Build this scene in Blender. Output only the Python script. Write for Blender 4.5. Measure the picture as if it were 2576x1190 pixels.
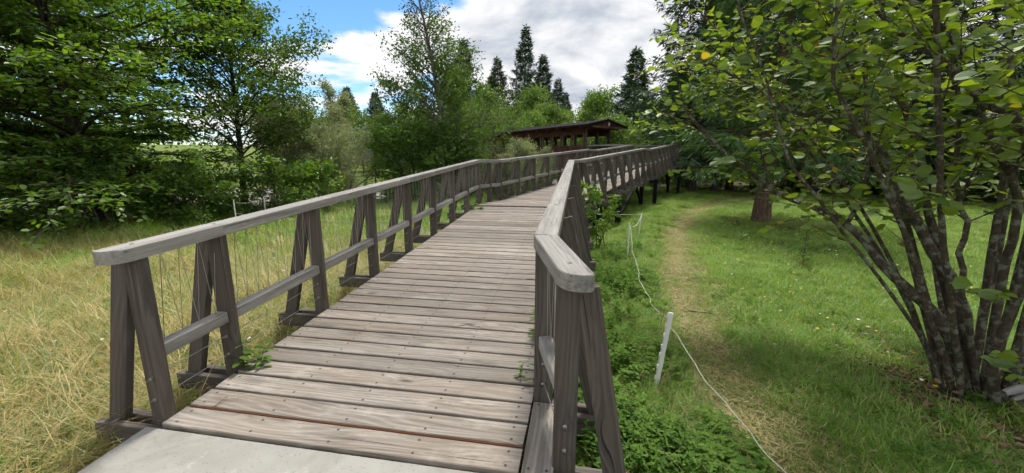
import bpy, math, random
import numpy as np
from mathutils import Vector, Matrix, Quaternion

for o in list(bpy.data.objects):
    bpy.data.objects.remove(o)
SC = bpy.context.scene
COL = SC.collection
RNG = np.random.default_rng(7)
random.seed(7)

# ------------------------------------------------------------------ camera
cam_d = bpy.data.cameras.new('camera')
cam = bpy.data.objects.new('camera', cam_d)
COL.objects.link(cam)
cam_d.sensor_width = 36.0
cam_d.lens = 36.0 * 968.0 / 2576.0
cam_d.clip_start = 0.02
cam_d.clip_end = 8000
cam.location = (0, 0, 1.6)
cam.rotation_euler = (math.radians(90 - 11), 0, 0)
SC.camera = cam

# ------------------------------------------------------------------ light
SUN_AZ, SUN_EL = 16.0, 66.0
sa, se = math.radians(SUN_AZ), math.radians(SUN_EL)
sun_dir = Vector((math.sin(sa) * math.cos(se), math.cos(sa) * math.cos(se), math.sin(se)))
sun_d = bpy.data.lights.new('sun', 'SUN')
sun_d.energy = 3.5
sun_d.angle = math.radians(10)
sun_d.color = (1.0, 0.95, 0.86)
sun = bpy.data.objects.new('sun', sun_d)
COL.objects.link(sun)
sun.rotation_euler = (-sun_dir).to_track_quat('-Z', 'Y').to_euler()
sun.location = (0, 0, 60)

SC.view_settings.view_transform = 'Standard'
SC.view_settings.look = 'None'
SC.view_settings.exposure = 0.45
SC.view_settings.gamma = 1.0
SC.view_settings.use_curve_mapping = False
SC.render.engine = 'CYCLES'
SC.cycles.use_denoising = True
try:
    SC.cycles.denoiser = 'OPENIMAGEDENOISE'
except Exception:
    pass
SC.cycles.max_bounces = 4
SC.cycles.diffuse_bounces = 3
SC.cycles.glossy_bounces = 2
SC.cycles.transmission_bounces = 3
SC.cycles.use_adaptive_sampling = True
SC.cycles.adaptive_threshold = 0.08
SC.cycles.adaptive_min_samples = 16
SC.cycles.use_light_tree = False
SC.cycles.transparent_max_bounces = 6
SC.cycles.sample_clamp_indirect = 6.0


class NT:
    """small wrapper round a node tree"""
    def __init__(self, tree):
        self.t = tree
        tree.nodes.clear()

    def n(self, kind, **kw):
        nd = self.t.nodes.new(kind)
        for k, v in kw.items():
            if k.startswith('i_'):
                nd.inputs[k[2:].replace('_', ' ')].default_value = v
            else:
                setattr(nd, k, v)
        return nd

    def l(self, a, b):
        self.t.links.new(a, b)

    def put(self, sock, v):
        if isinstance(v, bpy.types.NodeSocket):
            self.l(v, sock)
        else:
            sock.default_value = v

    def math(self, op, a, b=0.0, c=None, clamp=False):
        nd = self.n('ShaderNodeMath', operation=op, use_clamp=clamp)
        self.put(nd.inputs[0], a)
        self.put(nd.inputs[1], b)
        if c is not None:
            self.put(nd.inputs[2], c)
        return nd.outputs[0]

    def vmath(self, op, a, b):
        nd = self.n('ShaderNodeVectorMath', operation=op)
        self.put(nd.inputs[0], a)
        self.put(nd.inputs[1], b)
        return nd.outputs[0]

    def mix(self, f, a, b, blend='MIX'):
        nd = self.n('ShaderNodeMix', data_type='RGBA', blend_type=blend)
        self.put(nd.inputs[0], f)
        self.put(nd.inputs[6], a if isinstance(a, bpy.types.NodeSocket) else (*a, 1.0))
        self.put(nd.inputs[7], b if isinstance(b, bpy.types.NodeSocket) else (*b, 1.0))
        return nd.outputs[2]

    def noise(self, vec, scale, detail=4.0, rough=0.55, dist=0.0, out=0):
        nd = self.n('ShaderNodeTexNoise')
        if vec is not None:
            self.l(vec, nd.inputs['Vector'])
        nd.inputs['Scale'].default_value = scale
        nd.inputs['Detail'].default_value = detail
        nd.inputs['Roughness'].default_value = rough
        nd.inputs['Distortion'].default_value = dist
        return nd.outputs[out]

    def ramp(self, f, stops, interp='LINEAR'):
        nd = self.n('ShaderNodeValToRGB')
        cr = nd.color_ramp
        cr.interpolation = interp
        while len(cr.elements) < len(stops):
            cr.elements.new(0.5)
        for e, (p, c) in zip(cr.elements, stops):
            e.position = p
            e.color = c if len(c) == 4 else (*c, 1.0)
        self.l(f, nd.inputs[0])
        return nd.outputs[0]

    def maprange(self, v, a, b, c=0.0, d=1.0, smooth=True):
        nd = self.n('ShaderNodeMapRange')
        nd.interpolation_type = 'SMOOTHSTEP' if smooth else 'LINEAR'
        self.put(nd.inputs[0], v)
        for i, x in zip((1, 2, 3, 4), (a, b, c, d)):
            nd.inputs[i].default_value = x
        return nd.outputs[0]


# ------------------------------------------------------------------ sky
world = bpy.data.worlds.new('World')
SC.world = world
world.use_nodes = True
w = NT(world.node_tree)
sky = w.n('ShaderNodeTexSky')
sky.sky_type = 'NISHITA'
sky.sun_disc = False
sky.sun_elevation = se
sky.sun_rotation = sa
sky.altitude = 700
sky.air_density = 1.0
sky.dust_density = 0.4
sky.ozone_density = 2.0
tc = w.n('ShaderNodeTexCoord')
sep = w.n('ShaderNodeSeparateXYZ')
w.l(tc.outputs['Generated'], sep.inputs[0])
zz = w.math('ADD', w.math('MAXIMUM', sep.outputs[2], 0.0), 0.16)
cmb = w.n('ShaderNodeCombineXYZ')
w.l(w.math('DIVIDE', sep.outputs[0], zz), cmb.inputs[0])
w.l(w.math('DIVIDE', sep.outputs[1], zz), cmb.inputs[1])
cp = w.vmath('ADD', cmb.outputs[0], (3.1, 1.7, 0.0))
n1 = w.noise(cp, 1.15, 10.0, 0.56, 0.35)
n2 = w.noise(w.vmath('ADD', cp, (9.0, 4.0, 2.0)), 0.42, 3.0, 0.5)
# a gap in the cloud towards the upper left, closed cover elsewhere
gapd = Vector((-0.50, 0.80, 0.36)).normalized()
dot = w.n('ShaderNodeVectorMath', operation='DOT_PRODUCT')
w.l(tc.outputs['Generated'], dot.inputs[0])
dot.inputs[1].default_value = gapd
gap = w.maprange(dot.outputs['Value'], 0.76, 0.97, 0.0, 1.0)
dens = w.math('SUBTRACT', w.math('ADD', n1, w.math('MULTIPLY', n2, 0.45)), w.math('MULTIPLY', gap, 0.19))
cover = w.maprange(dens, 0.52, 0.605, 0.0, 1.0)
thick = w.maprange(dens, 0.61, 0.86, 0.0, 1.0)
ccol = w.mix(thick, (1.0, 1.0, 1.0), (0.44, 0.49, 0.58))
bg_sky = w.n('ShaderNodeBackground')
hs = w.n('ShaderNodeHueSaturation')
hs.inputs['Saturation'].default_value = 1.25
w.l(sky.outputs[0], hs.inputs['Color'])
w.l(hs.outputs[0], bg_sky.inputs[0])
bg_sky.inputs[1].default_value = 0.15
bg_cl = w.n('ShaderNodeBackground')
w.l(ccol, bg_cl.inputs[0])
bg_cl.inputs[1].default_value = 0.80
mx = w.n('ShaderNodeMixShader')
w.l(cover, mx.inputs[0])
w.l(bg_sky.outputs[0], mx.inputs[1])
w.l(bg_cl.outputs[0], mx.inputs[2])
wo = w.n('ShaderNodeOutputWorld')
w.l(mx.outputs[0], wo.inputs[0])


# ------------------------------------------------------------------ materials
def new_mat(name):
    m = bpy.data.materials.new(name)
    m.use_nodes = True
    return m, NT(m.node_tree)


def finish(t, col, rough=0.8, bump=None, bstr=0.4, bdist=0.01, metal=0.0, spec=0.35):
    p = t.n('ShaderNodeBsdfPrincipled')
    t.put(p.inputs['Base Color'], col if isinstance(col, bpy.types.NodeSocket) else (*col, 1.0))
    t.put(p.inputs['Roughness'], rough)
    p.inputs['Metallic'].default_value = metal
    p.inputs['Specular IOR Level'].default_value = spec
    if bump is not None:
        b = t.n('ShaderNodeBump')
        b.inputs['Strength'].default_value = bstr
        b.inputs['Distance'].default_value = bdist
        t.l(bump, b.inputs['Height'])
        t.l(b.outputs[0], p.inputs['Normal'])
    o = t.n('ShaderNodeOutputMaterial')
    t.l(p.outputs[0], o.inputs[0])
    return p


def wood(name, dark, light, warm, warm_amt=0.35, stain=0.35, knots=True, var=0.35, ringk=0.12, screws=False, bleach=0.0):
    """weathered timber: local X runs along the grain"""
    m, t = new_mat(name)
    tcn = t.n('ShaderNodeTexCoord')
    oi = t.n('ShaderNodeObjectInfo')
    off = t.n('ShaderNodeCombineXYZ')
    r = oi.outputs['Random']
    t.l(t.math('MULTIPLY', r, 61.0), off.inputs[0])
    t.l(t.math('MULTIPLY', r, 23.0), off.inputs[1])
    t.l(t.math('MULTIPLY', r, 11.0), off.inputs[2])
    v = t.vmath('ADD', tcn.outputs['Object'], off.outputs[0])
    vo = t.n('ShaderNodeTexVoronoi')
    vo.inputs['Scale'].default_value = 1.0
    t.l(t.vmath('MULTIPLY', v, (1.15, 4.2, 4.2)), vo.inputs['Vector'])
    kd = vo.outputs['Distance']
    bv = t.n('ShaderNodeCombineXYZ')
    t.l(t.maprange(kd, 0.0, 0.35, 0.05, 0.0), bv.inputs[1])
    v2 = t.vmath('ADD', v, bv.outputs[0]) if knots else v
    broad = t.noise(t.vmath('MULTIPLY', v2, (0.45, 9.0, 9.0)), 1.0, 4.0, 0.55, 0.15)
    streak = t.noise(t.vmath('MULTIPLY', v2, (0.9, 48.0, 48.0)), 1.0, 4.0, 0.6, 0.1)
    fibre = t.noise(t.vmath('MULTIPLY', v2, (4.0, 210.0, 210.0)), 1.0, 2.0, 0.6, 0.0)
    s2 = t.n('ShaderNodeSeparateXYZ')
    t.l(v2, s2.inputs[0])
    drift = t.noise(t.vmath('MULTIPLY', v2, (0.55, 3.0, 3.0)), 1.0, 2.0, 0.5)
    ring = t.math('SINE', t.math('ADD', t.math('MULTIPLY', s2.outputs[1], 190.0), t.math('MULTIPLY', drift, 70.0)))
    ring = t.maprange(ring, -0.4, 1.0, 0.0, 1.0)
    f = t.math('ADD', t.math('ADD', t.math('MULTIPLY', broad, 0.42), t.math('MULTIPLY', streak, 0.42)), t.math('ADD', t.math('MULTIPLY', fibre, 0.26), t.math('MULTIPLY', ring, ringk)))
    c = t.ramp(f, [(0.40, dark), (0.56, tuple((a + b) / 2 for a, b in zip(dark, light))), (0.74, light)])
    wf = t.math('MULTIPLY', t.maprange(t.noise(t.vmath('MULTIPLY', v, (0.9, 2.0, 2.0)), 1.3, 3.0), 0.35, 0.7), warm_amt)
    c = t.mix(wf, c, warm)
    st = t.maprange(t.noise(t.vmath('MULTIPLY', v, (1.6, 6.0, 6.0)), 1.3, 6.0, 0.7), 0.50, 0.68)
    c = t.mix(t.math('MULTIPLY', st, stain), c, tuple(x * 0.6 for x in dark), 'MIX')
    if bleach:
        bl = t.maprange(t.noise(t.vmath('MULTIPLY', v, (1.2, 4.0, 4.0)), 1.7, 7.0, 0.72), 0.52, 0.66)
        c = t.mix(t.math('MULTIPLY', bl, bleach), c, tuple(min(0.7, x * 1.25) for x in light))
    # drying cracks: thin dark lines along the grain
    cr = t.noise(t.vmath('MULTIPLY', v2, (0.8, 70.0, 70.0)), 1.0, 1.0, 0.5, 0.0)
    ck = t.maprange(cr, 0.70, 0.76, 0.0, 0.8)
    c = t.mix(ck, c, tuple(x * 0.25 for x in dark))
    if knots:
        k = t.maprange(kd, 0.035, 0.10, 0.8, 0.0)
        c = t.mix(k, c, tuple(x * 0.4 for x in dark))
    if screws:
        so = t.n('ShaderNodeSeparateXYZ')
        t.l(tcn.outputs['Object'], so.inputs[0])
        ax = t.math('ABSOLUTE', so.outputs[0])
        ay = t.math('SUBTRACT', t.math('ABSOLUTE', so.outputs[1]), 0.048)
        hit = None
        for xs in (0.0, 0.52, 1.05):
            dx = t.math('SUBTRACT', ax, xs)
            d2 = t.math('ADD', t.math('MULTIPLY', dx, dx), t.math('MULTIPLY', ay, ay))
            h1 = t.maprange(d2, 0.00003, 0.00012, 0.9, 0.0)
            hit = h1 if hit is None else t.math('MAXIMUM', hit, h1)
        c = t.mix(hit, c, (0.045, 0.035, 0.03))
    bright = t.math('ADD', 1.0 - var / 2, t.math('MULTIPLY', r, var))
    bc = t.n('ShaderNodeCombineColor')
    for i in range(3):
        t.l(bright, bc.inputs[i])
    c = t.mix(1.0, c, bc.outputs[0], 'MULTIPLY')
    hh = t.math('SUBTRACT', f, t.math('MULTIPLY', ck, 0.6))
    finish(t, c, 0.82, hh, 0.6, 0.005, spec=0.25)
    return m


MAT = {}
MAT['deck'] = wood('deck_wood', (0.102, 0.086, 0.071), (0.315, 0.286, 0.252), (0.20, 0.156, 0.115), 0.42, 0.40, True, 0.42, 0.10, True, 0.45)
MAT['rail'] = wood('rail_wood', (0.14, 0.134, 0.125), (0.395, 0.38, 0.355), (0.28, 0.25, 0.21), 0.3, 0.35, True, 0.18, 0.05, False, 0.3)
MAT['post'] = wood('post_wood', (0.045, 0.038, 0.033), (0.158, 0.138, 0.122), (0.10, 0.077, 0.058), 0.45, 0.4, True, 0.3, 0.08)
MAT['beam'] = wood('beam_wood', (0.045, 0.039, 0.034), (0.16, 0.145, 0.13), (0.11, 0.085, 0.065), 0.4, 0.35, False, 0.25)
MAT['red'] = wood('red_wood', (0.050, 0.018, 0.014), (0.135, 0.05, 0.036), (0.10, 0.05, 0.035), 0.3, 0.2, False, 0.4)
MAT['bridge'] = wood('bridge_wood', (0.05, 0.035, 0.026), (0.16, 0.12, 0.09), (0.12, 0.07, 0.045), 0.4, 0.3, False, 0.4)
MAT['greyslat'] = wood('grey_slat_wood', (0.10, 0.095, 0.09), (0.28, 0.27, 0.26), (0.15, 0.13, 0.11), 0.3, 0.3, False, 0.6)


def simple(name, col, rough=0.6, metal=0.0, nscale=30.0, amt=0.25, bump=0.1, spec=0.35):
    m, t = new_mat(name)
    tcn = t.n('ShaderNodeTexCoord')
    n = t.noise(tcn.outputs['Object'], nscale, 5.0)
    c = t.mix(t.math('MULTIPLY', n, amt * 2), col, tuple(x * 0.45 for x in col))
    finish(t, c, rough, n, bump, 0.004, metal, spec)
    return m


MAT['steel'] = simple('dark_steel', (0.018, 0.019, 0.022), 0.8, 0.0, 8.0, 0.3, 0.1, 0.08)
MAT['girder'] = simple('galvanised_girder', (0.20, 0.22, 0.25), 0.5, 0.3, 5.0, 0.4)
MAT['wire'] = simple('steel_wire', (0.38, 0.36, 0.33), 0.45, 0.4, 40.0, 0.2)
MAT['bolt'] = simple('bolt_steel', (0.55, 0.55, 0.54), 0.35, 0.8, 40.0, 0.2)
MAT['rust'] = simple('rusty_iron', (0.30, 0.10, 0.035), 0.9, 0.0, 90.0, 0.5, 0.5)
MAT['plastic'] = simple('white_plastic', (0.78, 0.78, 0.74), 0.45, 0.0, 25.0, 0.12)
MAT['cord'] = simple('white_cord', (0.74, 0.72, 0.64), 0.8, 0.0, 300.0, 0.2)
MAT['roof'] = simple('roof_sheet', (0.020, 0.018, 0.019), 0.85, 0.0, 3.0, 0.3, 0.1, 0.06)
MAT['lamp'] = simple('lamp_glass', (0.55, 0.42, 0.36), 0.4)


def concrete():
    m, t = new_mat('concrete')
    tcn = t.n('ShaderNodeTexCoord')
    o = tcn.outputs['Object']
    n = t.noise(o, 2.2, 6.0, 0.6)
    fine = t.noise(o, 160.0, 4.0, 0.7)
    c = t.ramp(n, [(0.3, (0.27, 0.265, 0.24)), (0.7, (0.38, 0.375, 0.345))])
    c = t.mix(t.maprange(fine, 0.35, 0.7, 0.35, 0.0), c, (0.25, 0.24, 0.22))
    vo = t.n('ShaderNodeTexVoronoi')
    vo.inputs['Scale'].default_value = 55.0
    t.l(o, vo.inputs['Vector'])
    gate = t.math('GREATER_THAN', t.n('ShaderNodeSeparateColor').outputs[0], 0.5)
    sp = t.n('ShaderNodeSeparateColor')
    t.l(vo.outputs['Color'], sp.inputs[0])
    pit = t.math('MULTIPLY', t.maprange(vo.outputs['Distance'], 0.14, 0.30, 1.0, 0.0), t.math('GREATER_THAN', sp.outputs[0], 0.72))
    c = t.mix(t.math('MULTIPLY', pit, 0.55), c, (0.16, 0.15, 0.14))
    stn = t.noise(o, 0.9, 8.0, 0.7, 0.6)
    c = t.mix(t.maprange(stn, 0.44, 0.62, 0.0, 0.6), c, (0.19, 0.18, 0.15))
    c = t.mix(t.maprange(t.noise(o, 11.0, 6.0, 0.7), 0.58, 0.70, 0.0, 0.35), c, (0.52, 0.52, 0.49))
    hgt = t.math('SUBTRACT', t.math('MULTIPLY', fine, 0.5), pit)
    finish(t, c, 0.9, hgt, 0.5, 0.004, spec=0.2)
    return m


MAT['concrete'] = concrete()


def bark(name, dark, light, moss=None, moss_amt=0.0, sc=(7, 7, 1.6)):
    m, t = new_mat(name)
    tcn = t.n('ShaderNodeTexCoord')
    v = t.vmath('MULTIPLY', tcn.outputs['Object'], sc)
    n = t.noise(v, 3.0, 7.0, 0.65, 0.4)
    c = t.ramp(n, [(0.32, dark), (0.68, light)])
    if moss:
        pn = t.noise(tcn.outputs['Object'], 14.0, 5.0, 0.6)
        c = t.mix(t.maprange(pn, 0.5, 0.62, 0.0, moss_amt), c, moss)
    finish(t, c, 0.9, n, 0.9, 0.03, spec=0.15)
    return m


MAT['bark_spruce'] = bark('spruce_bark', (0.055, 0.035, 0.026), (0.20, 0.135, 0.10))
MAT['bark_dark'] = bark('dark_bark', (0.03, 0.025, 0.02), (0.10, 0.085, 0.07))
MAT['bark_alder'] = bark('alder_bark', (0.06, 0.055, 0.05), (0.24, 0.22, 0.19))
MAT['bark_hazel'] = bark('hazel_bark', (0.045, 0.036, 0.027), (0.14, 0.115, 0.085), (0.27, 0.29, 0.22), 0.75, (9, 9, 5))
MAT['stem'] = bark('green_stem', (0.06, 0.08, 0.03), (0.13, 0.16, 0.06), None, 0, (20, 20, 20))
MAT['twig'] = bark('bare_twig', (0.07, 0.055, 0.045), (0.18, 0.15, 0.12))


def leaf(name, c0, c1, c2=None, trans=0.4, rough=0.5, gloss=0.05, rare=0.985, inst=False):
    """two-sided leaf: diffuse, light passing through, a little sheen; colour varies leaf by leaf"""
    m, t = new_mat(name)
    at = t.n('ShaderNodeAttribute')
    at.attribute_name = 'rnd'
    oi = t.n('ShaderNodeObjectInfo')
    f = at.outputs['Fac']
    if inst:
        f = t.math('FRACT', t.math('ADD', f, oi.outputs['Random']))
    c = t.mix(f, c0, c1)
    if c2:
        c = t.mix(t.math('GREATER_THAN', f, rare), c, c2)
    v = t.math('ADD', 0.85, t.math('MULTIPLY', oi.outputs['Random'], 0.3))
    bc = t.n('ShaderNodeCombineColor')
    for i in range(3):
        t.l(v, bc.inputs[i])
    c = t.mix(1.0, c, bc.outputs[0], 'MULTIPLY')
    d = t.n('ShaderNodeBsdfDiffuse')
    t.l(c, d.inputs[0])
    tr = t.n('ShaderNodeBsdfTranslucent')
    tc_ = t.mix(1.0, c, (1.55, 1.45, 0.55), 'MULTIPLY')
    t.l(tc_, tr.inputs[0])
    m1 = t.n('ShaderNodeMixShader')
    m1.inputs[0].default_value = trans
    t.l(d.outputs[0], m1.inputs[1])
    t.l(tr.outputs[0], m1.inputs[2])
    g = t.n('ShaderNodeBsdfGlossy')
    g.inputs['Roughness'].default_value = rough
    g.inputs[0].default_value = (0.8, 0.85, 0.8, 1)
    m2 = t.n('ShaderNodeMixShader')
    m2.inputs[0].default_value = gloss
    t.l(m1.outputs[0], m2.inputs[1])
    t.l(g.outputs[0], m2.inputs[2])
    o = t.n('ShaderNodeOutputMaterial')
    t.l(m2.outputs[0], o.inputs[0])
    return m


MAT['leaf_beech'] = leaf('beech_leaf', (0.055, 0.135, 0.018), (0.165, 0.285, 0.036), None, 0.55, 0.45, 0.06)
MAT['leaf_hazel'] = leaf('hazel_leaf', (0.085, 0.16, 0.024), (0.235, 0.33, 0.038), (0.42, 0.33, 0.04), 0.50, 0.5, 0.06, 0.985)
MAT['leaf_mid'] = leaf('mid_leaf', (0.06, 0.13, 0.022), (0.15, 0.255, 0.045), None, 0.45, 0.5, 0.03)
MAT['leaf_alder'] = leaf('alder_leaf', (0.05, 0.115, 0.024), (0.13, 0.22, 0.048), None, 0.42, 0.5, 0.025)
MAT['leaf_willow'] = leaf('willow_leaf', (0.19, 0.235, 0.135), (0.34, 0.385, 0.245), None, 0.3, 0.5, 0.05)
MAT['leaf_back'] = leaf('back_leaf', (0.079, 0.151, 0.032), (0.179, 0.286, 0.064), None, 0.35, 0.5, 0.04)
MAT['leaf_yellow'] = leaf('yellow_leaf', (0.22, 0.22, 0.03), (0.33, 0.27, 0.04), None, 0.35, 0.5, 0.04)
MAT['needle'] = leaf('spruce_needle', (0.021, 0.051, 0.018), (0.056, 0.107, 0.033), None, 0.12, 0.5, 0.05)
MAT['needle_near'] = leaf('near_spruce_needle', (0.034, 0.084, 0.020), (0.092, 0.176, 0.041), None, 0.22, 0.5, 0.05)
MAT['leaf_bright'] = leaf('bright_leaf', (0.075, 0.165, 0.02), (0.165, 0.275, 0.035), None, 0.42, 0.45, 0.05)
MAT['herb'] = leaf('herb_leaf', (0.055, 0.125, 0.02), (0.125, 0.23, 0.035), None, 0.4, 0.6, 0.012, inst=True)
MAT['herb_light'] = leaf('herb_light_leaf', (0.085, 0.175, 0.022), (0.16, 0.27, 0.04), None, 0.4, 0.6, 0.012, inst=True)
MAT['grass'] = leaf('green_grass', (0.11, 0.245, 0.026), (0.27, 0.425, 0.062), (0.40, 0.34, 0.14), 0.35, 0.5, 0.05, 0.88, inst=True)
MAT['straw'] = leaf('dry_grass', (0.36, 0.29, 0.12), (0.62, 0.53, 0.27), (0.15, 0.21, 0.05), 0.3, 0.5, 0.05, 0.74, inst=True)
MAT['duff'] = leaf('dead_leaf', (0.14, 0.085, 0.045), (0.30, 0.21, 0.12), None, 0.1, 0.6, 0.03, inst=True)
MAT['petal_y'] = leaf('yellow_petal', (0.75, 0.60, 0.03), (0.8, 0.68, 0.06), None, 0.3)
MAT['petal_w'] = leaf('white_petal', (0.75, 0.75, 0.70), (0.8, 0.8, 0.78), None, 0.3)


# ------------------------------------------------------------------ mesh helpers
def mk(name, V, F, rnd=None, smooth=False):
    """mesh from arrays; F is one array (n,k) or a list of arrays with different k"""
    V = np.asarray(V, np.float32).reshape(-1, 3)
    Fs = F if isinstance(F, list) else [F]
    Fs = [np.asarray(f, np.int32) for f in Fs if len(f)]
    me = bpy.data.meshes.new(name)
    me.vertices.add(len(V))
    me.vertices.foreach_set('co', V.ravel())
    loops = np.concatenate([f.ravel() for f in Fs])
    tot = np.concatenate([np.full(len(f), f.shape[1], np.int32) for f in Fs])
    me.loops.add(len(loops))
    me.loops.foreach_set('vertex_index', loops)
    me.polygons.add(len(tot))
    st = np.zeros(len(tot), np.int32)
    st[1:] = np.cumsum(tot)[:-1]
    me.polygons.foreach_set('loop_start', st)
    me.polygons.foreach_set('loop_total', tot)
    me.polygons.foreach_set('use_smooth', np.full(len(tot), smooth, bool))
    me.update(calc_edges=True)
    if rnd is not None:
        a = me.attributes.new('rnd', 'FLOAT', 'POINT')
        a.data.foreach_set('value', np.asarray(rnd, np.float32))
    return me


WM = {}   # world matrices as set by this script


def link(name, me, mat=None, parent=None, M=None, label=None, cat=None, group=None, kind=None):
    o = bpy.data.objects.new(name, me)
    COL.objects.link(o)
    if me is not None and mat is not None and not me.materials:
        me.materials.append(MAT[mat] if isinstance(mat, str) else mat)
    M = M if M is not None else Matrix.Identity(4)
    WM[o] = M
    if parent is not None:
        o.parent = parent
        o.matrix_basis = WM[parent].inverted() @ M
    else:
        o.matrix_basis = M
    for k, v in (('label', label), ('category', cat), ('group', group), ('kind', kind)):
        if v:
            o[k] = v
    return o


def empty(name, loc, label, cat, group=None):
    return link(name, None, M=Matrix.Translation(loc), label=label, cat=cat, group=group)


def box_mesh(L, W, H, b=0.004, jit=0.0):
    """bar with bevelled long edges, local X along its length, centred"""
    y, z = W / 2, H / 2
    sec = [(-y + b, -z), (y - b, -z), (y, -z + b), (y, z - b), (y - b, z), (-y + b, z), (-y, z - b), (-y, -z + b)]
    V = [(-L / 2 + (random.uniform(-jit, jit) if jit else 0), a, c) for a, c in sec]
    V += [(L / 2 + (random.uniform(-jit, jit) if jit else 0), a, c) for a, c in sec]
    Q = [(i, (i + 1) % 8, 8 + (i + 1) % 8, 8 + i) for i in range(8)]
    return mk('bar', V, [np.array(Q), np.array([tuple(range(7, -1, -1)), tuple(range(8, 16))])])


def frame_matrix(p0, p1, up=(0, 0, 1)):
    p0, p1 = Vector(p0), Vector(p1)
    x = (p1 - p0).normalized()
    z = Vector(up)
    y = z.cross(x).normalized()
    z = x.cross(y)
    M = Matrix((x, y, z)).transposed().to_4x4()
    M.translation = (p0 + p1) / 2
    return M


_bc = {}


def bar(name, p0, p1, W, H, mat, parent=None, up=(0, 0, 1), b=0.004, **kw):
    L = (Vector(p1) - Vector(p0)).length
    key = (round(L, 3), W, H, b, mat)
    if key not in _bc:
        _bc[key] = box_mesh(L, W, H, b)
    return link(name, _bc[key], mat, parent, frame_matrix(p0, p1, up), **kw)


def tubes(polys):
    """polys: list of (pts (n,3), radii (n,), sides) -> V, F(quads)"""
    VV, FF, base = [], [], 0
    for P, R, k in polys:
        P = np.asarray(P, float)
        R = np.asarray(R, float)
        n = len(P)
        T = np.gradient(P, axis=0)
        T /= np.linalg.norm(T, axis=1)[:, None] + 1e-9
        ref = np.array([0.0, 0, 1]) if abs(T[0, 2]) < 0.8 else np.array([1.0, 0, 0])
        A = np.cross(T, ref)
        A /= np.linalg.norm(A, axis=1)[:, None] + 1e-9
        B = np.cross(T, A)
        an = np.arange(k) * 2 * np.pi / k
        ring = P[:, None, :] + R[:, None, None] * (np.cos(an)[None, :, None] * A[:, None, :] + np.sin(an)[None, :, None] * B[:, None, :])
        VV.append(ring.reshape(-1, 3))
        i = np.arange(n - 1)[:, None] * k
        j = np.arange(k)[None, :]
        jn = (j + 1) % k
        q = np.stack([i + j, i + jn, i + k + jn, i + k + j], -1).reshape(-1, 4) + base
        FF.append(q)
        base += n * k
    return np.concatenate(VV), np.concatenate(FF)


DIAMOND = (np.array([(0, 0, 0), (0.42, 0.5, 0.0), (1, 0, 0), (0.42, -0.5, 0.0)]), np.array([(0, 1, 2, 3)]))
FOLD = (np.array([(0, 0, 0), (0.22, 0.40, 0.06), (0.68, 0.40, 0.05), (1, 0, -0.05), (0.68, -0.40, 0.05), (0.22, -0.40, 0.06)]),
        np.array([(0, 1, 2, 3), (0, 3, 4, 5)]))
ROUND = (np.array([(0, 0, 0), (0.02, .30, .03), (0.30, .52, .06), (0.66, .46, .03), (0.88, .20, -.04), (1.06, 0, -.12),
                   (0.88, -.20, -.04), (0.66, -.46, .03), (0.30, -.52, .06), (0.02, -.30, .03), (0.5, 0, -.04)]),
         np.array([(0, 1, 2, 10), (10, 2, 3, 4), (10, 4, 5, 6), (10, 6, 7, 8), (10, 8, 9, 0)]))
LANCE = (np.array([(0, 0, 0), (0.4, 0.5, 0.02), (1, 0, -0.08), (0.4, -0.5, 0.02)]), np.array([(0, 1, 2, 3)]))


def unit(a):
    return a / (np.linalg.norm(a, axis=-1, keepdims=True) + 1e-9)


def leaves(P, D, N, L, W, tmpl, rnd=None):
    T, F = tmpl
    n, k = len(P), len(T)
    D = unit(D)
    S = unit(np.cross(N, D))
    N = np.cross(D, S)
    L = np.broadcast_to(L, (n,))
    W = np.broadcast_to(W, (n,))
    V = (P[:, None, :] + D[:, None, :] * (T[None, :, 0:1] * L[:, None, None]) + S[:, None, :] * (T[None, :, 1:2] * W[:, None, None])
         + N[:, None, :] * (T[None, :, 2:3] * L[:, None, None]))
    FF = (F[None] + (np.arange(n) * k)[:, None, None]).reshape(-1, F.shape[1])
    if rnd is None:
        rnd = RNG.random(n)
    return V.reshape(-1, 3), FF, np.repeat(rnd, k)


def join(parts):
    V, F, R, b = [], [], [], 0
    for v, f, r in parts:
        V.append(v)
        F.append(f + b)
        R.append(r)
        b += len(v)
    return np.concatenate(V), np.concatenate(F), np.concatenate(R)


def rand_dirs(n, up=0.0):
    d = RNG.normal(size=(n, 3))
    d[:, 2] += up
    return unit(d)


# ------------------------------------------------------------------ terrain
def sstep(a, b, x):
    t = np.clip((x - a) / (b - a), 0, 1)
    return t * t * (3 - 2 * t)


PATH = np.array([(2.1, 0.4), (1.98, 1.6), (1.86, 2.32), (1.84, 2.82), (1.98, 3.63), (2.44, 5.14), (3.38, 7.73), (4.6, 10.54), (6.7, 14.3), (9.8, 18.3), (15, 23.5)])


def path_dist(x, y):
    d = np.full(np.shape(x), 1e9)
    for (ax, ay), (bx, by) in zip(PATH[:-1], PATH[1:]):
        t = np.clip(((x - ax) * (bx - ax) + (y - ay) * (by - ay)) / ((bx - ax) ** 2 + (by - ay) ** 2), 0, 1)
        d = np.minimum(d, np.hypot(x - ax - t * (bx - ax), y - ay - t * (by - ay)))
    return d


def river_d(x, y):
    return (x - 3) * -0.6 + (y - 32) * 0.8


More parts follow.
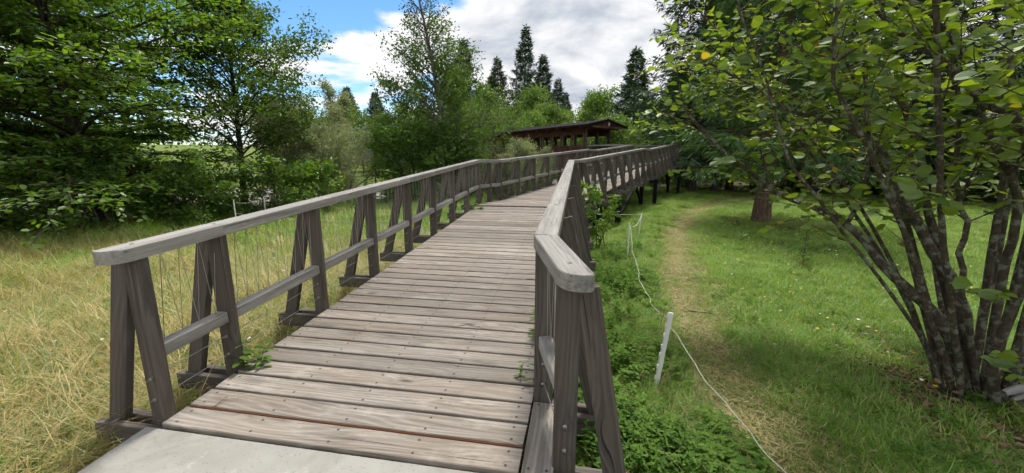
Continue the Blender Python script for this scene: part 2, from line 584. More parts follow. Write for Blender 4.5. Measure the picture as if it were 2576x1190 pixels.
def hgt(x, y):
    x = np.asarray(x, float)
    y = np.asarray(y, float)
    z = -0.28 + 0.025 * np.sin(x * 1.3 + 1.7 * np.sin(y * 0.7)) + 0.02 * np.sin(y * 1.9 + x * 0.6) + 0.012 * np.sin(x * 4.1 - y * 3.3)
    d = river_d(x, y)
    ch = sstep(-4.6, -2.6, d) - sstep(2.2, 8.0, d)
    z = z - 1.05 * ch
    z = z + 0.055 * np.clip(d - 9, 0, 120) + 0.25 * sstep(6, 10, d)
    z = z + 0.12 * sstep(4, 9, -x - 3) * sstep(30, 16, y)
    z = z - 0.05 * sstep(0.5, 0.1, path_dist(x, y))
    # the strip under the near deck and slab lies a little lower
    z = z - 0.06 * sstep(3.2, 2.7, np.abs(x + 1.0)) * sstep(4.0, 2.5, y)
    return z


gx = np.unique(np.concatenate([np.arange(-16, 14, 0.16), np.arange(-40, 40, 0.9), np.linspace(-900, 900, 61)]))
gy = np.unique(np.concatenate([np.arange(-1, 16, 0.16), np.arange(-6, 48, 0.6), np.linspace(-60, 1500, 61)]))
X, Y = np.meshgrid(gx, gy)
Z = hgt(X, Y)
nx, ny = len(gx), len(gy)
idx = (np.arange(ny - 1)[:, None] * nx + np.arange(nx - 1)[None, :]).ravel()
gF = np.stack([idx, idx + 1, idx + nx + 1, idx + nx], -1)
g_me = mk('ground', np.stack([X, Y, Z], -1), gF, smooth=True)
pd = path_dist(X, Y)
pa = g_me.attributes.new('worn', 'FLOAT', 'POINT')
pa.data.foreach_set('value', (sstep(0.85, 0.2, pd)).ravel().astype(np.float32))
ga = g_me.attributes.new('gravel', 'FLOAT', 'POINT')
rd = river_d(X, Y)
ga.data.foreach_set('value', (sstep(-4.2, -2.8, rd) * sstep(8.2, 6.0, rd)).ravel().astype(np.float32))
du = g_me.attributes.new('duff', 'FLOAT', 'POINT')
duff_mask = np.maximum(sstep(1.7, 0.5, np.hypot(X - 3.8, Y - 2.8)), sstep(1.3, 0.4, np.hypot(X - 8.0, Y - 12.15)))  # where brown duff lies: hazel foot, near spruce, then forest and left trees
duff_mask = np.maximum(duff_mask, sstep(16, 22, Y) * sstep(10, 14, X) * 0.8)
duff_mask = np.maximum(duff_mask, sstep(-10.5, -12.5, X) * sstep(20, 16, Y))
du.data.foreach_set('value', duff_mask.ravel().astype(np.float32))


def ground_mat():
    m, t = new_mat('meadow_soil')
    tcn = t.n('ShaderNodeTexCoord')
    o = tcn.outputs['Object']
    big = t.noise(o, 0.35, 4.0, 0.6)
    mid = t.noise(o, 3.0, 6.0, 0.65)
    fine = t.noise(o, 45.0, 5.0, 0.7)
    s = t.n('ShaderNodeSeparateXYZ')
    t.l(o, s.inputs[0])
    grass = t.ramp(mid, [(0.3, (0.045, 0.075, 0.015)), (0.55, (0.085, 0.12, 0.025)), (0.75, (0.14, 0.15, 0.045))])
    dry = t.ramp(fine, [(0.3, (0.10, 0.085, 0.03)), (0.7, (0.27, 0.21, 0.09))])
    leftm = t.math('MULTIPLY', t.maprange(s.outputs[0], -1.5, -3.5), t.maprange(s.outputs[1], 12.0, 7.0))
    c = t.mix(leftm, grass, dry)
    far = t.math('MULTIPLY', t.maprange(s.outputs[1], 34.0, 50.0), 1.0)
    c = t.mix(far, c, t.ramp(big, [(0.3, (0.10, 0.16, 0.03)), (0.7, (0.19, 0.23, 0.06))]))
    wa = t.n('ShaderNodeAttribute'); wa.attribute_name = 'worn'
    soil = t.ramp(fine, [(0.28, (0.11, 0.09, 0.045)), (0.5, (0.20, 0.175, 0.08)), (0.75, (0.32, 0.28, 0.14))])
    wf = t.math('MULTIPLY', t.math('MULTIPLY', wa.outputs['Fac'], 0.85), t.maprange(t.math('ADD', mid, t.math('MULTIPLY', fine, 0.3)), 0.40, 0.66))
    c = t.mix(wf, c, soil)
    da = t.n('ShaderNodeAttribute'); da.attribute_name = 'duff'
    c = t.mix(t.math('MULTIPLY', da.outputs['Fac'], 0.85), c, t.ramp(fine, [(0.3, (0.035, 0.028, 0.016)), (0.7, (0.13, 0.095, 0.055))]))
    gr = t.n('ShaderNodeAttribute'); gr.attribute_name = 'gravel'
    vo = t.n('ShaderNodeTexVoronoi')
    vo.inputs['Scale'].default_value = 7.0
    t.l(o, vo.inputs['Vector'])
    sp = t.n('ShaderNodeSeparateColor')
    t.l(vo.outputs['Color'], sp.inputs[0])
    peb = t.ramp(sp.outputs[0], [(0.0, (0.20, 0.19, 0.17)), (1.0, (0.52, 0.50, 0.46))])
    c = t.mix(gr.outputs['Fac'], c, peb)
    finish(t, c, 0.95, fine, 0.8, 0.03, spec=0.1)
    return m


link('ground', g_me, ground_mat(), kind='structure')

# river water between the banks
wm, wt = new_mat('river_water')
wtc = wt.n('ShaderNodeTexCoord')
wn = wt.noise(wtc.outputs['Object'], 3.5, 4.0)
finish(wt, (0.05, 0.045, 0.03), 0.08, wn, 0.25, 0.05, spec=0.5)
rv = []
for tt in (-160, 160):
    for nn in (-4.5, 5.2):
        rv.append((3 + 0.8 * tt - 0.6 * nn, 32 + 0.6 * tt + 0.8 * nn, -1.06))
link('river', mk('river', rv, np.array([(0, 2, 3, 1)])), wm, kind='structure')

# wooded hills on the skyline
az = np.radians(np.linspace(-75, 85, 120))
elev = 2.0 + 1.3 * np.sin(az * 5) + 0.7 * np.sin(az * 13 + 1) + 9.0 * sstep(0.62, 0.95, az)
hv, prof = [], [(1.0, 0.0), (1.06, 0.35), (1.15, 0.7), (1.25, 1.0), (1.5, 0.6)]
for k, (rr, hh) in enumerate(prof):
    R = 1100 * rr
    jz = 1 + 0.06 * np.sin(az * 41 + k) + 0.04 * np.sin(az * 83 + 2 * k)
    hv.append(np.stack([R * np.sin(az), R * np.cos(az), -10 + 1100 * 1.25 * np.tan(np.radians(elev)) * hh * jz], -1))
hv = np.stack(hv)
nh = len(az)
hi = (np.arange(len(prof) - 1)[:, None] * nh + np.arange(nh - 1)[None]).ravel()
hm, ht = new_mat('hazed_forest_slope')
htc = ht.n('ShaderNodeTexCoord')
hn = ht.noise(htc.outputs['Object'], 0.03, 8.0, 0.7)
finish(ht, ht.ramp(hn, [(0.3, (0.030, 0.055, 0.050)), (0.7, (0.075, 0.115, 0.105))]), 0.95, hn, 0.6, 8.0, spec=0.05)  # blue distance haze is mixed into the forest green here
link('hills', mk('hills', hv, np.stack([hi, hi + 1, hi + nh + 1, hi + nh], -1), smooth=True), hm, kind='structure')

# ------------------------------------------------------------------ boardwalk layout
TH1, TH2, TH3 = math.radians(9.77), math.radians(30.0), math.radians(-36.2)
U1, W1 = np.array([math.sin(TH1), math.cos(TH1)]), np.array([math.cos(TH1), -math.sin(TH1)])
U2, W2 = np.array([math.sin(TH2), math.cos(TH2)]), np.array([math.cos(TH2), -math.sin(TH2)])
U3, W3 = np.array([math.sin(TH3), math.cos(TH3)]), np.array([math.cos(TH3), -math.sin(TH3)])
G = 0.0667
S0 = 1.73
WL, WR = -2.575, -0.19          # post lines of the first ramp


def z1(s):
    return G * (s - S0)


ZL = z1(9.76)                    # first landing level
L1 = U1 * 9.76 + W1 * WL
R1 = U1 * 9.35 + W1 * WR
HALF = -WL + WR                  # post line to post line
frames_L, frames_R = [], []     # (x, y, z, outward dir)
sL = [1.80, 2.33, 3.38, 4.44, 5.50, 6.56, 7.62, 8.70]
sR = [1.80, 2.33, 3.38, 4.44, 5.50, 6.56, 7.62, 8.60]
for s in sL:
    p = U1 * s + W1 * WL
    frames_L.append((p[0], p[1], z1(s), -W1, U1))
for i, s in enumerate(sR):
    p = U1 * s + W1 * (WR + (0.16 if i == 0 else 0.0))
    frames_R.append((p[0], p[1], z1(s), W1, U1))
um = U1 + U2
um /= np.linalg.norm(um)
wmid = np.array([um[1], -um[0]])
frames_L.append((L1[0], L1[1], ZL, -wmid, um))
frames_R.append((R1[0], R1[1], ZL - 0.01, wmid, um))
pl = L1 + U2 * 0.53
frames_L.append((pl[0], pl[1], ZL, -W2, U2))
D = 1.06


def z2(k):                       # deck level at frame k of the second flight
    if k <= 0: return ZL
    if k <= 7: return ZL + G * D * k
    if k <= 8: return ZL + G * D * 7
    return ZL + G * D * 7 + G * D * (k - 8)


F0L = L1 + U2 * 1.08
F0R = F0L + W2 * HALF
for k in range(0, 16):
    a = F0L + U2 * D * k
    b = F0R + U2 * D * k
    frames_L.append((a[0], a[1], z2(k), -W2, U2))
    frames_R.append((b[0], b[1], z2(k), W2, U2))
ZT = z2(15)
# top platform turning left to the covered bridge
BR0 = np.array([6.0, 27.3])     # centre of the bridge's near end
ZB = ZT + 0.08
endL, endR = F0L + U2 * D * 15, F0R + U2 * D * 15
BL, BRr = BR0 - W3 * 1.15, BR0 + W3 * 1.15
fl = [endL + (BL - endL) * 0.5, BL - U3 * 0.15]
corner = F0R + U2 * (D * 15 + 1.6)
fr = [F0R + U2 * (D * 15 + 0.8), corner]
dd = (BRr - corner)
fr += [corner + dd * q for q in (0.25, 0.5, 0.75, 0.97)]
for p in fl:
    frames_L.append((p[0], p[1], ZT + 0.05, -W3, U3))
for i, p in enumerate(fr):
    o_ = W2 if i < 2 else W3
    frames_R.append((p[0], p[1], ZT + 0.02, o_, U2 if i < 2 else U3))

BW = empty('boardwalk', (0, 2, 0), 'weathered grey wooden boardwalk ramp with slatted deck and A-frame railings', 'boardwalk')
RAIL_H, RAIL_T, RAIL_W = 1.12, 0.080, 0.148


def v3(p, z):
    return Vector((p[0], p[1], z))


def leg_mesh(L, W, H, cut):
    """post whose lower end is cut on a slant (cut = horizontal run of the slant)"""
    return box_mesh(L, W, H, 0.005)


bolt_me = None
cyl_p = []
V, F = tubes([([(0, 0, -0.02), (0, 0, 0.0), (0, 0, 0.001), (0, 0, 0.02)], [0.011, 0.011, 0.006, 0.006], 8)])
bolt_me = mk('bolt', V, F)


def a_frame(fr, near=False, reach=0.385):
    x, y, z, out, al = fr
    out = Vector((out[0], out[1], 0)).normalized()
    al3 = Vector((al[0], al[1], 0)).normalized()
    c = Vector((x, y, 0))
    top = z + RAIL_H - RAIL_T - 0.002
    post = bar('post', c + Vector((0, 0, z - 0.16)), c + Vector((0, 0, top)), 0.12, 0.062, 'post', BW, up=al3, b=0.005)
    b0 = c + out * reach + Vector((0, 0, z - 0.165))
    b1 = c + out * 0.085 + Vector((0, 0, top - 0.03))
    bar('brace', b0, b1, 0.118, 0.056, 'post', post, up=al3, b=0.005)
    for sg in (-1, 1):
        q = al3 * sg * 0.056
        bar('cross_beam', c - out * 0.22 + q + Vector((0, 0, z - 0.118)), c + out * (reach + 0.075) + q + Vector((0, 0, z - 0.118)), 0.048, 0.13, 'beam', post, b=0.004)
    if near:
        for zz in (0.13, 0.27):
            M = frame_matrix(c - al3 * 0.036 + Vector((0, 0, z + zz)), c - al3 * 0.05 + Vector((0, 0, z + zz)))
            M = M @ Matrix.Rotation(math.radians(90), 4, 'Y')
            link('bolt', bolt_me, 'bolt', post, M)
    for k, dz in enumerate((-0.09, -0.15)):
        p = c + out * (reach - 0.05 + 0.05 * k) - al3 * 0.081 + Vector((0, 0, z + dz))
        M = frame_matrix(p, p - al3) @ Matrix.Rotation(math.radians(90), 4, 'Y')
        link('bolt', bolt_me, 'bolt', post, M)
    return post


def wires(a, b, za, zb):
    """zigzag cable between hand rail and mid rail, and two straight cables below"""
    a, b = Vector(a), Vector(b)
    n = max(2, int(round((b - a).length / 0.118)))
    P = []
    for i in range(n * 2 + 1):
        t_ = (i + 0.0) / (n * 2)
        t_ = 0.04 + 0.92 * t_
        p = a.lerp(b, t_)
        zz = za + (zb - za) * t_ + (RAIL_H - RAIL_T if i % 2 == 0 else 0.475)
        P.append((p.x + random.uniform(-.008, .008), p.y + random.uniform(-.008, .008), zz))
    rr_ = 0.0023 if a.y < 9.5 else 0.0016
    polys = [(np.array([P[i], P[i + 1]]), [rr_, rr_], 3) for i in range(len(P) - 1)]
    V, F = tubes(polys)
    link('zigzag_cable', mk('zigzag_cable', V, F), 'wire', BW)
    for h in (0.13, 0.28):
        p, q = Vector((a.x, a.y, za + h)), Vector((b.x, b.y, zb + h))
        V, F = tubes([(np.array([p, q]), [0.003, 0.003], 4)])
        link('straight_cable', mk('straight_cable', V, F), 'wire', BW)


def rail_side(fr, joints):
    for i in range(len(fr) - 1):
        a, b = fr[i], fr[i + 1]
        pa, pb = Vector((a[0], a[1], a[2])), Vector((b[0], b[1], b[2]))
        d = (pb - pa).normalized()
        e = 0.038
        up = Vector((0, 0, 0.43))
        bar('mid_rail', pa + d * e + up, pb - d * e + up, 0.085, 0.085, 'rail', BW, b=0.006)
        wires((a[0], a[1], 0), (b[0], b[1], 0), a[2], b[2])
    up = Vector((0, 0, RAIL_H - RAIL_T / 2))
    for i, j in zip(joints[:-1], joints[1:]):
        a, b = fr[i], fr[j]
        pa, pb = Vector((a[0], a[1], a[2])) + up, Vector((b[0], b[1], b[2])) + up
        d = (pb - pa).normalized()
        bar('hand_rail', pa + d * 0.0008, pb - d * 0.0008, RAIL_W, RAIL_T, 'rail', BW, b=0.007)


for i, f_ in enumerate(frames_L):
    a_frame(f_, i < 3)
for i, f_ in enumerate(frames_R):
    a_frame(f_, i < 3, 0.29 if i == 0 else 0.385)
rail_side(frames_L, [1, 4, 8, 10, 14, 17, 18, 22, 25, 26, len(frames_L) - 1])
rail_side(frames_R, [1, 5, 8, 9, 13, 16, 17, 21, 24, 26, 28, len(frames_R) - 1])


for fr_ in (frames_L[:6], frames_R[:7]):
    for f_ in fr_:
        link('bolt', bolt_me, 'bolt', BW, Matrix.Translation((f_[0], f_[1], f_[2] + RAIL_H + 0.003 - 0.02)) @ Matrix.Rotation(math.pi, 4, 'X'))


# rounded hand rail ends at the start of the ramp
def rail_end(fr0, fr1, ext, inner_sign):
    """from frame 1 to past frame 0, near inner corner rounded"""
    a, b = Vector(fr1[:3]), Vector(fr0[:3])
    d = (b - a).normalized()
    L = (b - a).length + ext
    r = 0.105
    y = RAIL_W / 2
    pts = [(0, -y), (L, -y)] if inner_sign > 0 else [(0, -y)]
    arc = [(L - r + r * math.sin(q), (y - r) + r * math.cos(q)) for q in np.linspace(math.pi / 2, 0, 7)]
    if inner_sign > 0:
        ol = [(0, -y), (L - 0.02, -y), (L, -y + 0.02)] + arc + [(0, y)]
    else:
        ol = [(0, -y)] + [(px, -py) for px, py in arc[::-1]] + [(L, y - 0.02), (L - 0.02, y), (0, y)]
    n = len(ol)
    h = RAIL_T / 2
    V = [(p, q, -h) for p, q in ol] + [(p, q, h - 0.006) for p, q in ol] + [(p * 0.996 + 0.002, q * 0.93, h) for p, q in ol]
    Q = [(i, (i + 1) % n, n + (i + 1) % n, n + i) for i in range(n)] + [(n + i, n + (i + 1) % n, 2 * n + (i + 1) % n, 2 * n + i) for i in range(n)]
    me = mk('rail_end', V, [np.array(Q), np.array([tuple(range(n - 1, -1, -1)), tuple(range(2 * n, 3 * n))])])
    z = Vector((0, 0, 1))
    yv = z.cross(d).normalized()
    M = Matrix((d, yv, d.cross(yv))).transposed().to_4x4()
    M.translation = a + Vector((0, 0, RAIL_H - RAIL_T / 2))
    link('hand_rail', me, 'rail', BW, M)


rail_end(frames_L[0], frames_L[1], 0.16, 1)
rail_end(frames_R[0], frames_R[1], 0.17, -1)

# deck planks
PITCH, PW, PT = 0.185, 0.1635, 0.045
deck_w = -0.265 + 2.513
plank_var = [box_mesh(deck_w, PW, PT, 0.005, 0.006) for _ in range(6)]
for m_ in plank_var:
    m_.materials.append(MAT['deck'])


def plank_at(c, d, slope, me, wid):
    xdir = Vector((wid[0], wid[1], 0))
    ydir = Vector((d[0], d[1], slope)).normalized()
    zdir = xdir.cross(ydir).normalized()
    M = Matrix((xdir, ydir, zdir)).transposed().to_4x4()
    jit = Matrix.Rotation(random.uniform(-0.004, 0.004), 4, 'X') @ Matrix.Rotation(random.uniform(-0.002, 0.002), 4, 'Z')
    M = M @ jit
    if random.random() < 0.5:
        M = M @ Matrix.Rotation(math.pi, 4, 'Z')
    M.translation = c + zdir * random.uniform(-0.003, 0.001)
    return link('plank', me, 'deck', BW, M)


s = S0 + PW / 2
cw = (-0.265 - 2.513) / 2
while s < 9.35 + 0.02:
    p = U1 * s + W1 * cw
    plank_at(Vector((p[0], p[1], min(z1(s), ZL) - PT / 2)), U1, G, random.choice(plank_var), W1)
    s += PITCH
# fan of tapered planks round the bend
s_end = s - PITCH + PW / 2 + 0.012
innerR = U1 * s_end + W1 * -0.265
a0 = U1 * s_end + W1 * -2.513
l_in = L1 + (-W2) * -0.06
tproj = float(np.dot(innerR - l_in, U2))
a_end = l_in + U2 * tproj
outer = [a0, a0 + (a_end - a0) * 0.33 + (-W2) * 0.02, a0 + (a_end - a0) * 0.66 + (-W2) * 0.02, a_end]
for i in range(3):
    A, B = outer[i], outer[i + 1]
    g_ = (B - A) / np.linalg.norm(B - A) * 0.006
    quad = [innerR, A + g_, B - g_]
    i0 = innerR + (A - innerR) * 0.01
    i1 = innerR + (B - innerR) * 0.012
    pts = [i0, A + g_, B - g_, i1]
    V = [(p[0], p[1], ZL - PT) for p in pts] + [(p[0], p[1], ZL - 0.001) for p in pts]
    Q = [(0, 1, 2, 3)[::-1], (4, 5, 6, 7), (0, 1, 5, 4), (1, 2, 6, 5), (2, 3, 7, 6), (3, 0, 4, 7)]
    link('plank', mk('plank', V, np.array(Q)), 'deck', BW)
# second flight: measured along U2 from the perpendicular through the inner corner
base2 = innerR
tt = 0.012 + PW / 2
off0 = float(np.dot(F0R - base2, U2))
wv = deck_w - 0.02
while True:
    k = (tt - off0) / D
    if k > 15 + 1.4 / D:
        break
    zc = z2(min(k, 15))
    sl = G if (0 < k < 7 or 8 < k < 15) else 0.0
    p = base2 + U2 * tt - W2 * (deck_w / 2)
    plank_at(Vector((p[0], p[1], zc - PT / 2)), U2, sl, random.choice(plank_var), W2)
    tt += PITCH
# platform and last stretch to the covered bridge
pm = base2 + U2 * (tt - 0.4) - W2 * (deck_w * 0.75)
dist = float(np.dot(BR0 - pm, U3))
t3 = 0.0
while t3 < dist + 0.1:
    p = BR0 - U3 * (dist - t3)
    plank_at(Vector((p[0], p[1], ZT + 0.03 - PT / 2)), U3, 0.0, random.choice(plank_var), W3)
    t3 += PITCH

# long edge board beside the flared rail, rusty joint strip
e0, e1 = U1 * 1.20 + W1 * -0.165, U1 * 2.285 + W1 * -0.165
bar('edge_board', v3(e0, z1(1.20) + 0.03 - 0.024), v3(e1, z1(2.28) - 0.022), 0.165, 0.05, 'deck', BW, b=0.004)
j0, j1 = U1 * (S0 + PITCH - 0.007) + W1 * -2.50, U1 * (S0 + PITCH - 0.007) + W1 * -0.27
bar('joint_strip', v3(j0, z1(S0 + .18) - 0.022), v3(j1, z1(S0 + .18) - 0.022), 0.0045, 0.026, 'rust', BW, b=0.002)

# girders under the deck
for off in (0.45, deck_w - 0.45):
    a = U1 * 4.5 + W1 * (-2.513 + off)
    b = U1 * 9.3 + W1 * (-2.513 + off)
    bar('girder', v3(a, z1(4.5) - 0.26), v3(b, z1(9.3) - 0.26), 0.10, 0.14, 'girder', BW, b=0.004)
    for k0, k1 in ((0, 7), (7, 8), (8, 15)):
        a = F0R + U2 * D * k0 - W2 * (off - 0.05)
        b = F0R + U2 * D * k1 - W2 * (off - 0.05)
        bar('girder', v3(a, z2(k0) - 0.28), v3(b, z2(k1) - 0.28), 0.12, 0.19, 'girder', BW, b=0.004)

# steel columns with raking struts
for k in (-0.1, 2.1, 7.7, 14.9):
    for off in (0.42, -0.15, -2.0):
        p = F0R + U2 * D * k + W2 * off
        zt = z2(max(k, 0)) - 0.19
        zg = float(hgt(p[0], p[1])) - 0.2
        if zt - zg < 0.2:
            continue
        col = bar('column', v3(p, zg), v3(p, zt), 0.15, 0.15, 'steel', BW, up=(U2[0], U2[1], 0), b=0.006)
        for sg in (1,) if off > 0.1 else (-1,):
            q = p + U2 * 1.55 * sg
            if k < 1:
                continue
            zt2 = z2(max(k + 1.46 * sg, 0)) - 0.20
            bar('strut', v3(p + U2 * 0.05 * sg, zg + 0.45), v3(q, min(zt2, zt + 0.12)), 0.085, 0.085, 'steel', col, up=(W2[0], W2[1], 0), b=0.004)
    a = F0R + U2 * D * k + W2 * 0.5
    b = F0R + U2 * D * k - W2 * 2.4
    if k > 1:
        bar('cap_beam', v3(a, z2(k) - 0.245), v3(b, z2(k) - 0.245), 0.12, 0.11, 'steel', BW, b=0.004)

# concrete slab at the foot of the ramp
sl = [(U1 * (S0 - 0.012) + W1 * -2.62), (U1 * (S0 - 0.012) + W1 * -0.10), (U1 * (S0 - 0.012) + W1 * 0.55 - U1 * 0.6), (np.array([1.2, -3.0])), (np.array([-2.75, -3.0]))]
V = [(p[0], p[1], -0.5) for p in sl] + [(p[0], p[1], -0.030) for p in sl] + [(p[0] + (0.012 if i == 4 else (0.01 if i == 0 else -0.01)), p[1] - 0.008, -0.024) for i, p in enumerate(sl)]
n = 5
Q = [(i + 5 * r_, (i + 1) % 5 + 5 * r_, 5 + (i + 1) % 5 + 5 * r_, 5 + i + 5 * r_) for r_ in range(2) for i in range(5)]
link('concrete_path', mk('concrete_path', V, [np.array(Q)[:, ::-1], np.array([(14, 13, 12, 11, 10)])]), 'concrete', kind='structure')

# ------------------------------------------------------------------ covered bridge
CB = empty('covered_bridge', (BR0[0], BR0[1], 0), 'dark red-brown covered wooden footbridge with low gabled roof', 'bridge')
LB = 13.5
HWB = 1.15


def cb(a, w_, z):
    p = BR0 + U3 * a + W3 * w_
    return Vector((p[0], p[1], z))


bar('floor', cb(0, 0, ZB - 0.03), cb(LB, 0, ZB - 0.03), 2.2, 0.05, 'deck', CB, b=0.004)
for w_ in (-1.0, 0, 1.0):
    bar('floor_beam', cb(0, w_, ZB - 0.25), cb(LB, w_, ZB - 0.25), 0.16, 0.36, 'bridge', CB, b=0.004)
EZ, RZ, EW = ZB + 2.38, ZB + 2.80, 2.0
for sg in (-1, 1):
    # roof slope: a thin slab from ridge to eave
    a0, a1 = -0.75, LB + 0.6
    th = 0.075
    pts = []
    for a in (a0, a1):
        pts += [cb(a, 0, RZ), cb(a, sg * EW, EZ), cb(a, sg * EW, EZ - th), cb(a, 0, RZ - th)]
    Q = np.array([(0, 1, 5, 4), (1, 2, 6, 5), (2, 3, 7, 6), (3, 0, 4, 7), (0, 3, 2, 1), (4, 5, 6, 7)])
    link('roof', mk('roof', [tuple(p) for p in pts], Q), 'roof', CB)
    lin = []
    for a in (a0 + 0.03, a1 - 0.03):
        lin += [cb(a, sg * 0.004, RZ - th - .004), cb(a, sg * (EW - .03), EZ - th + .008), cb(a, sg * (EW - .03), EZ - th - .024), cb(a, sg * 0.004, RZ - th - .034)]
    link('soffit', mk('soffit', [tuple(p) for p in lin], Q), 'red', CB)
    for i in range(13):
        a = i * 1.1
        bar('rafter', cb(a, sg * 0.03, RZ - th - 0.10), cb(a, sg * (EW - 0.06), EZ - th - 0.085), 0.08, 0.11, 'red', CB, b=0.003)
    bar('wall_plate', cb(-0.3, sg * 1.2, ZB + 2.22), cb(LB, sg * 1.2, ZB + 2.22), 0.13, 0.16, 'red', CB, b=0.003)
    for i in range(13):
        a = 0.12 + i * 1.1
        pst = bar('post', cb(a, sg * 1.18, ZB - 0.35), cb(a, sg * 1.18, ZB + 2.14), 0.11, 0.13, 'bridge', CB, up=(U3[0], U3[1], 0), b=0.004)
        bar('brace', cb(a + 0.16, sg * 1.36, ZB - 0.30), cb(a + 0.16, sg * 1.22, ZB + 2.13), 0.09, 0.10, 'bridge', pst, up=(U3[0], U3[1], 0), b=0.004)
        bar('knee', cb(a + 0.05, sg * 1.18, ZB + 1.55), cb(a + 0.42, sg * 1.18, ZB + 2.14), 0.07, 0.07, 'bridge', pst, up=(W3[0], W3[1], 0), b=0.003)
        if i < 13:
            bar('tie_beam', cb(a, -1.1, ZB + 2.24), cb(a, 1.1, ZB + 2.24), 0.10, 0.14, 'red', CB, b=0.003) if sg > 0 else None
    for i in range(12):
        bar('valance_board', cb(0.18 + i * 1.1, sg * 1.265, ZB + 2.02), cb(1.16 + i * 1.1, sg * 1.265, ZB + 2.02), 0.025, 0.42, 'red', CB, b=0.003)
    bar('hand_rail', cb(0, sg * 1.09, ZB + 1.10), cb(LB, sg * 1.09, ZB + 1.10), 0.13, 0.07, 'bridge', CB, b=0.004)
    bar('bottom_rail', cb(0, sg * 1.09, ZB + 0.10), cb(LB, sg * 1.09, ZB + 0.10), 0.08, 0.08, 'bridge', CB, b=0.004)
    slat_me = box_mesh(1.42, 0.085, 0.022, 0.003)
    nslat = 112 if sg < 0 else 50
    for i in range(nslat):
        a = 0.10 + i * 0.118
        p = cb(a, sg * 1.285, ZB + 0.36)
        M = frame_matrix(p, p + Vector((0, 0, 1)), up=(W3[0], W3[1], 0))
        M.translation = p
        link('slat', slat_me, 'red', CB, M)
# gable boarding, tie and lamp
for i, a in enumerate((-0.70,)):
    n = 15
    for k in range(n):
        x0, x1 = -1.45 + k * 2.9 / n, -1.45 + (k + 1) * 2.9 / n - 0.012
        zt0 = EZ - 0.10 + (RZ - EZ) * (1 - abs(x0) / EW) - 0.03
        zt1 = EZ - 0.10 + (RZ - EZ) * (1 - abs(x1) / EW) - 0.03
        zb_ = EZ - 0.075
        if max(zt0, zt1) - zb_ < 0.02:
            continue
        zt0, zt1 = max(zt0, zb_ + .003), max(zt1, zb_ + .003)
        pts = [cb(a, x0, zb_), cb(a, x1, zb_), cb(a, x1, zt1), cb(a, x0, zt0), cb(a + 0.02, x0, zb_), cb(a + 0.02, x1, zb_), cb(a + 0.02, x1, zt1), cb(a + 0.02, x0, zt0)]
        Q = np.array([(0, 1, 2, 3), (7, 6, 5, 4), (0, 4, 5, 1), (1, 5, 6, 2), (2, 6, 7, 3), (3, 7, 4, 0)])
        link('gable_board', mk('gable_board', [tuple(p) for p in pts], Q), 'red', CB)
bar('gable_tie', cb(-0.74, -1.5, EZ - 0.13), cb(-0.74, 1.5, EZ - 0.13), 0.07, 0.11, 'bridge', CB, b=0.004)
for sg in (-1, 1):
    bar('barge_board', cb(-0.775, sg * 0.0, RZ - 0.09), cb(-0.775, sg * (EW + .02), EZ - 0.09), 0.03, 0.15, 'roof', CB, b=0.003)
V, F = tubes([([(0, 0, -.13), (0, 0, -.09), (0, 0, 0), (0, 0, .09), (0, 0, .13)], [0.01, .055, .075, .055, .01], 10)])
link('lamp', mk('lamp', V, F, smooth=True), 'lamp', CB, Matrix.Translation(cb(-0.80, 0.02, RZ - 0.36)))

# far grey slatted parapet across the river
FP = empty('footbridge_parapet', (-12.3, 37.5, 1.0), 'grey slatted parapet across the river half hidden by bushes', 'parapet')
pa_, pb_ = np.array([-14.3, 37.0]), np.array([-10.2, 38.6])
npl = 44
sm = box_mesh(0.98, 0.075, 0.02, 0.003)
for i in range(npl):
    p = pa_ + (pb_ - pa_) * (i + 0.5) / npl
    c = Vector((p[0], p[1], 2.12 - 0.004 * i + random.uniform(-.015, .015)))
    M = frame_matrix(c, c + Vector((random.uniform(-.03, .03), 0, 1)), up=(0.3, -1, 0))
    M.translation = c
    link('slat', sm, 'greyslat', FP, M)
bar('top_rail', (pa_[0], pa_[1] + .06, 2.56), (pb_[0], pb_[1] + .06, 2.40), 0.1, 0.08, 'greyslat', FP)
bar('lower_rail', (pa_[0], pa_[1] + .06, 1.74), (pb_[0], pb_[1] + .06, 1.58), 0.1, 0.08, 'greyslat', FP)
for q in (0.04, 0.35, 0.66, 0.97):
    p = pa_ + (pb_ - pa_) * q
    bar('post', (p[0], p[1] + .14, 0.2), (p[0], p[1] + .14, 2.5), 0.12, 0.12, 'bridge', FP, up=(0, 1, 0))
bar('deck_beam', (pa_[0], pa_[1] + 1.0, 1.45), (pb_[0], pb_[1] + 1.0, 1.35), 1.9, 0.16, 'bridge', FP)
#INSERT_VEG
# ------------------------------------------------------------------ vegetation builders
def curve(p0, d0, L, n, bend=(0, 0, 0), wob=0.0):
    """polyline starting at p0 heading d0, pulled by bend, with a random wobble"""
    P = [np.asarray(p0, float)]
    d = np.asarray(d0, float)
    d = d / np.linalg.norm(d)
    b = np.asarray(bend, float)
    st = L / (n - 1)
    for i in range(n - 1):
        d = d + b / (n - 1) + RNG.normal(size=3) * wob
        d = d / np.linalg.norm(d)
        P.append(P[-1] + d * st)
    return np.array(P)


def along(P, t):
    """points at fractions t of a polyline"""
    f = np.asarray(t) * (len(P) - 1)
    i = np.clip(f.astype(int), 0, len(P) - 2)
    u = (f - i)[:, None]
    return P[i] * (1 - u) + P[i + 1] * u, unit(P[i + 1] - P[i])


